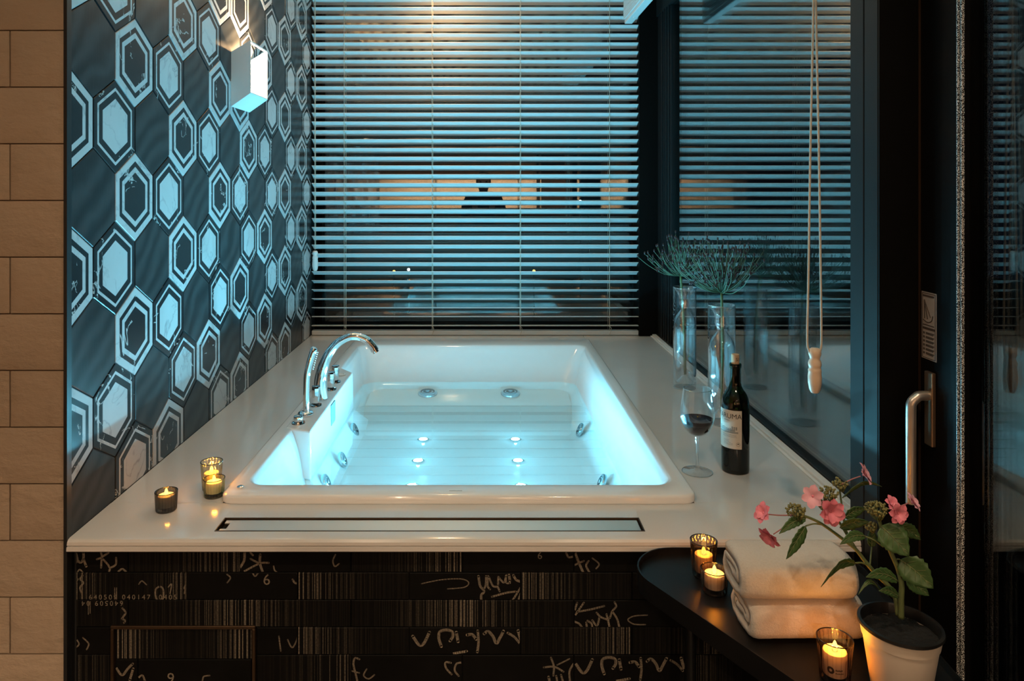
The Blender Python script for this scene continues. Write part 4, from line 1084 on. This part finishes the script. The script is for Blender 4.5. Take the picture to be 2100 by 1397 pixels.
stem([(1842,1262,.005),(1836,1225,.01),(1820,1200,.015),(1795,1176,.02),(1773,1150,.022),(1753,1125,.025),(1726,1104,.03),(1684,1074,.03),(1654,1060,.03),(1634,1056,.03)], .0042, .0018)
stem([(1757,1130,.025),(1742,1105,.03),(1730,1085,.035),(1716,1062,.035),(1706,1030,.035),(1703,1014,.035)], .0026, .0016)
stem([(1750,1120,.025),(1735,1088,.04),(1728,1050,.045),(1722,1005,.045)], .0022, .0014)
for pl in ([(1640,1056,.03),(1600,1057,.028),(1566,1054,.025)], [(1640,1062,.03),(1610,1080,.026),(1586,1096,.022)], [(1722,996,.045),(1745,984,.05),(1765,977,.05)], [(1812,1046,.015),(1840,1040,.01),(1864,1032,.01)]):
    stem(pl, .0011, .0009, 'stem_red', 'stalk')
def leaf(x0, y0, x1, y1, hw, d0=0.0, d1=0.0, droop=.10, roll=0.0, fold=.25, petiole=None):
    a, t_ = HP(x0,y0,d0), HP(x1,y1,d1); ax = t_-a; L = ax.length
    view = Vector((0,-1,.0)); side = ax.normalized().cross(view).normalized(); nrm = side.cross(ax.normalized()).normalized()
    if roll: 
        m_ = Matrix.Rotation(R(roll), 3, ax.normalized()); side = m_@side; nrm = m_@nrm
    hwm = hw/F*PY; vs = []; fs = []; nu = 13; nv = 3
    rn = random.Random(int(x0*7+y0))
    for i in range(nu+1):
        u = i/nu; wv = hwm*(math.sin(math.pi*min(1,(u*.97+.03))**.85))**.8*(1-.18*u) if 0 < u < 1 else hwm*.03
        cen = a+ax*u + Vector((0,0,droop*L*math.sin(math.pi*u)))
        for k in range(-nv, nv+1):
            v = k/nv; ser = (1+.07*(1 if i % 2 else -1)) if abs(k) == nv else 1
            z_ = fold*abs(v)*wv + .06*wv*math.sin(u*22)*(abs(v)) 
            vs.append(cen + side*v*wv*ser + nrm*z_)
    q = 2*nv+1
    for i in range(nu):
        for k in range(q-1): fs.append((i*q+k, i*q+k+1, (i+1)*q+k+1, (i+1)*q+k))
    b = MB(); b.add(vs, fs); o = b.build('leaf', MAT['leaf'], hy, 'all')
    sm_ = o.modifiers.new('thick','SOLIDIFY'); sm_.thickness = .0006
    b = MB(); mp = [Vector(vs[i*q+nv])+nrm*.0006 for i in range(nu+1)]
    b.tube(mp, [.0011*(1-i/(nu+1)*.8) for i in range(nu+1)], 5)
    for i in range(2, nu-1, 2):
        for s_ in (-1, 1):
            e = Vector(vs[min(i+2,nu)*q+nv+s_*2])+nrm*.0006; b.tube([mp[i], (mp[i]+e)/2+nrm*.0003, e], [.0006,.0004,.0002], 4)
    b.build('midrib', MAT['vein'], o, 'all')
    if petiole: stem([petiole, ((petiole[0]+x0)/2, (petiole[1]+y0)/2-3, (petiole[2]+d0)/2), (x0,y0,d0)], .0013, .0012, 'stem', 'petiole')
leaf(1652,1063,1598,1095,11,.03,.015,.10,20)
leaf(1652,1079,1612,1147,15,.03,.01,.02,-10, petiole=(1684,1076,.03))
leaf(1727,1021,1808,998,9,.045,.05,.22,35)
leaf(1732,1062,1775,1043,14,.035,.03,.12,10)
leaf(1722,1082,1782,1070,16,.03,.015,.10,15)
leaf(1774,1100,1723,1117,11,.02,.0,.12,30, petiole=(1812,1122,.012))
leaf(1754,1155,1683,1204,14,.015,-.02,.20,-25, petiole=(1780,1160,.02))
leaf(1806,1079,1864,1141,31,.012,-.01,.05,0)
leaf(1838,1078,1888,1107,17,.03,.03,.10,10)
leaf(1846,1148,1914,1207,31,.004,-.02,.06,8, petiole=(1834,1152,.008))
leaf(1841,1192,1776,1184,13,.0,-.015,.14,25)
leaf(1842,1224,1802,1212,10,.0,-.02,.10,20)
leaf(1806,1213,1760,1220,5,.0,-.02,.35,50)
leaf(1858,1190,1905,1222,16,.03,.03,.05,-10)
leaf(1788,1122,1786,1085,12,.05,.05,.05,0, petiole=(1784,1160,.03))
def petal_mesh(pale):
    vs = []; fs = []; nu, nv = 9, 2
    for i in range(nu+1):
        u = i/nu; wv = max(.0006, .0066*math.sqrt(max(0, 1-((u-.56)/(.60 if u < .56 else .455))**2)))
        for k in range(-nv, nv+1): vs.append((.002+.0175*u*(1-.06*abs(k/nv)**2*u), wv*k/nv, .003*math.sin(u*2.4)+.0012*abs(k/nv)))
    q = 2*nv+1
    for i in range(nu):
        for k in range(q-1): fs.append((i*q+k,i*q+k+1,(i+1)*q+k+1,(i+1)*q+k))
    b = MB(); b.add(vs, fs); return b.mesh('petal', MAT['petal_pale' if pale else 'petal'], 'all')
PET = {False: petal_mesh(False), True: petal_mesh(True)}
def flower(x, y, rpx, facing, dy, n_=6, pale=False, layers=2, seed=0):
    rn = random.Random(seed); c = HP(x, y, dy); sc = rpx/F*PY/.0195
    nrm = Vector(facing).normalized(); Q = nrm.to_track_quat('Z','Y'); st = rn.uniform(0,6)
    cm = MB().ball((0,0,0), .0022, 8).mesh('flower_eye', MAT['petal'], 'all')
    f = inst('flower', cm, hy, c); 
    for l in range(layers):
        for k in range(n_):
            q = Q @ Matrix.Rotation(st+2*math.pi*(k+.5*l)/n_+rn.uniform(-.08,.08), 3, 'Z').to_quaternion() @ Matrix.Rotation(R(-(3+17*l+rn.uniform(-5,5))), 3, 'Y').to_quaternion()
            s_ = sc*(1-.22*l)*rn.uniform(.92,1.06)
            p = link(bpy.data.objects.new('petal', PET[pale])); p.parent = f; p.rotation_mode = 'QUATERNION'; p.rotation_quaternion = q; p.scale = (s_,)*3
flower(1566,1052,23,(-.80,-.35,.45),.025,6,False,2,1)
flower(1580,1100,27,(-.75,-.45,-.45),.022,6,False,2,2)
flower(1667,1018,25,(-.55,-.75,.25),.04,6,True,1,3)
flower(1703,1049,30,(.10,-.97,.05),.02,7,False,2,4)
flower(1771,974,26,(.75,-.45,.45),.05,6,True,2,5)
flower(1829,1034,18,(.25,-.7,.7),.02,6,False,2,6)
flower(1841,1053,23,(.05,-.95,.10),.0,6,False,2,7)
flower(1871,1031,21,(.65,-.45,.55),.01,6,True,2,8)
def cluster(x, y, rpx, n_, dy, seed):
    rn = random.Random(seed); b = MB(); s = MB(); c = HP(x,y,dy); rr = rpx/F*PY; bot = c+Vector((.004,0,-rr*1.1))
    for k in range(n_):
        d = Vector((rn.gauss(0,1), rn.gauss(0,1), rn.gauss(0,1))).normalized(); d.z = d.z*.65+.1
        p = c+d*rr*rn.uniform(.65,1); b.ball(p, rn.uniform(.0014,.0024), 6)
        if k % 3 == 0: s.tube([bot, (bot+p)/2+Vector((0,0,-.002)), p], .0006, 4)
    props(b.build('bud_cluster', MAT['bud'], hy, 'all'), kind='stuff'); props(s.build('bud_stalks', MAT['stem'], hy, 'all'), kind='stuff')
cluster(1632,1050,21,95,.03,1); cluster(1700,1012,19,80,.035,2); cluster(1723,993,16,60,.045,3); cluster(1797,1046,23,110,.015,4); cluster(1786,1080,13,40,.03,5); cluster(1686,1034,14,35,.035,6)

# ================================================================ PHOTOGRAPHER (mirrored in the rear pane)
pr_ = thing('person', (-.02,-.62,0), 'dark-clad person standing behind the camera, mirrored as a silhouette between the slats', 'person')
J = {'pelvis':(0,0,.88),'waist':(0,0,1.02),'chest':(0,-.0,1.20),'neck0':(0,.005,1.355),'neck':(0,.015,1.40),
     'lsh':(-.165,0,1.315),'lel':(-.235,.06,1.09),'lwr':(-.10,.27,1.20),'rsh':(.165,0,1.315),'rel':(.235,.06,1.09),'rwr':(.10,.27,1.20),
     'lhip':(-.09,0,.84),'lkn':(-.105,.02,.46),'lan':(-.11,-.02,.08),'lto':(-.125,.14,.035),'rhip':(.09,0,.84),'rkn':(.105,.02,.46),'ran':(.11,-.02,.08),'rto':(.125,.14,.035)}
RAD = {'pelvis':(.155,.11),'waist':(.14,.10),'chest':(.165,.115),'neck0':(.07,.06),'neck':(.052,.055),'lsh':(.07,.07),'lel':(.048,.048),'lwr':(.032,.03),'rsh':(.07,.07),'rel':(.048,.048),'rwr':(.032,.03),
       'lhip':(.085,.09),'lkn':(.06,.062),'lan':(.042,.045),'lto':(.04,.032),'rhip':(.085,.09),'rkn':(.06,.062),'ran':(.042,.045),'rto':(.04,.032)}
E = [('pelvis','waist'),('waist','chest'),('chest','neck0'),('neck0','neck'),('chest','lsh'),('lsh','lel'),('lel','lwr'),('chest','rsh'),('rsh','rel'),('rel','rwr'),('pelvis','lhip'),('lhip','lkn'),('lkn','lan'),('lan','lto'),('pelvis','rhip'),('rhip','rkn'),('rkn','ran'),('ran','rto')]
ks = list(J); me = bpy.data.meshes.new('body'); me.from_pydata([J[k] for k in ks], [(ks.index(a), ks.index(b_)) for a, b_ in E], [])
body = link(bpy.data.objects.new('body', me)); body.parent = pr_; me.materials.append(MAT['cloth'])
body.modifiers.new('skin','SKIN'); sv_ = me.skin_vertices[0].data
for i, k in enumerate(ks): sv_[i].radius = RAD[k]; sv_[i].use_root = (k == 'pelvis')
body.modifiers.new('sub','SUBSURF').levels = 2; body.modifiers['sub'].render_levels = 2
def hd_pt(v):
    f = 1.0
    if v.z < -.03 and v.y > 0: f = 1-.25*min(1, (-.03-v.z)/.08)
    return Vector((v.x*f, v.y, v.z))
b = MB(); b.lathe([(0,-.118),(.035,-.113),(.058,-.085),(.070,-.045),(.076,0),(.077,.035),(.068,.075),(.045,.103),(0,.115)], n=24)
b.xform(lambda v: hd_pt(Vector((v.x, v.y*1.22+.01, v.z))))
b.ball((0,.103,-.022), .013, 8, 0, (1,1.3,1.5)); b.ball((-.077,.0,-.01), .018, 8, 0, (.4,.8,1.5)); b.ball((.077,.0,-.01), .018, 8, 0, (.4,.8,1.5))
for x in (-.031,.031): b.ball((x,.088,.005), .012, 8, 1)
b.ball((0,.092,-.060), .018, 8, 2, (1.2,.5,.35))
o = link(bpy.data.objects.new('head', b.mesh('head', [MAT['skin'], MAT['hair'], MAT['petal']], 'all'))); o.parent = pr_; o.location = (0,.02,1.485)
b = MB(); b.lathe([(.083,-.03),(.086,.0),(.085,.04),(.075,.085),(.048,.118),(0,.128)], n=24); b.xform(lambda v: Vector((v.x, v.y*1.18-.012, v.z + (.045 if v.y > .045 and v.z < .06 else 0))))
o = link(bpy.data.objects.new('hair', b.mesh('hair', [MAT['hair']], 'all'))); o.parent = pr_; o.location = (0,.02,1.485)
for s_ in (-1, 1):
    b = MB(); w0 = Vector((s_*.10,.27,1.20)); pm = Vector((s_*.085,.325,1.235))
    b.tube([w0, (w0+pm)/2, pm], [.030,.036,.030], 10)
    for k, (dx, L) in enumerate(((-.024,.062),(-.008,.070),(.008,.066),(.024,.052))):
        f0 = pm+Vector((s_*.004+dx*.15,.008,.012+dx)); b.tube([f0, f0+Vector((-s_*.012,L*.55,.006)), f0+Vector((-s_*.034,L*.8,.004))], [.0095,.0085,.007], 8)
    b.tube([(w0+pm)/2+Vector((-s_*.02,0,.01)), pm+Vector((-s_*.030,.008,.028)), pm+Vector((-s_*.046,.026,.040))], [.012,.0105,.008], 8)
    o = link(bpy.data.objects.new('hand', b.mesh('hand', [MAT['skin']], 'all'))); o.parent = pr_
ph = thing('photo_camera', (-.02,-.62+.36,1.215), 'black camera held by the mirrored person', 'camera')
bevel(MB().box(-.085,.045,-.285,-.225,1.205,1.30).build('camera_body', MAT['black_metal'], ph), .008, 2)
b = MB(); b.lathe([(0,0),(.036,0),(.036,.06),(.040,.065),(.040,.085),(.034,.085),(.032,.078),(0,.076)], n=28); b.xform(lambda v: Vector((v.x-.02, v.z-.225, v.y+1.252))); b.build('lens', MAT['black_metal'], ph, 40)

# ================================================================ NIGHT OUTSIDE
g = MB().box(-60,60,4.2,140,-9.05,-9).build('ground', MAT['ext']); props(g, 'dark ground far below outside the windows', kind='structure')
for i, (px, py, Y, col, lab) in enumerate(((808,557,46,(1,.45,.1),'orange street lamp at the left between the lower slats'), (838,553,60,(.9,.95,1),'white street lamp left of centre between the lower slats'),
        (1095,556,52,(1,.4,.1),'orange street lamp right of centre between the lower slats'), (1190,413,70,(1,1,.95),'large white lamp seen right of the person mirrored in the window'), (1208,416,90,(1,1,.95),'small white lamp beside the large white one outside'))):
    p = P(px, py, Y); o = thing('street_lamp', (p.x, p.y, -9), lab, 'street lamp', 'street lamps outside')
    MB().lathe([(.09,0),(.06,p.z+8.8),(0,p.z+8.8)], (p.x,p.y,-9), 8).build('post', MAT['black_metal'], o)
    MB().ball((p.x,p.y,p.z), Y*.0021, 10).build('lamp_head', emis('street_lamp_glow', col, 6.0), o, 'all')
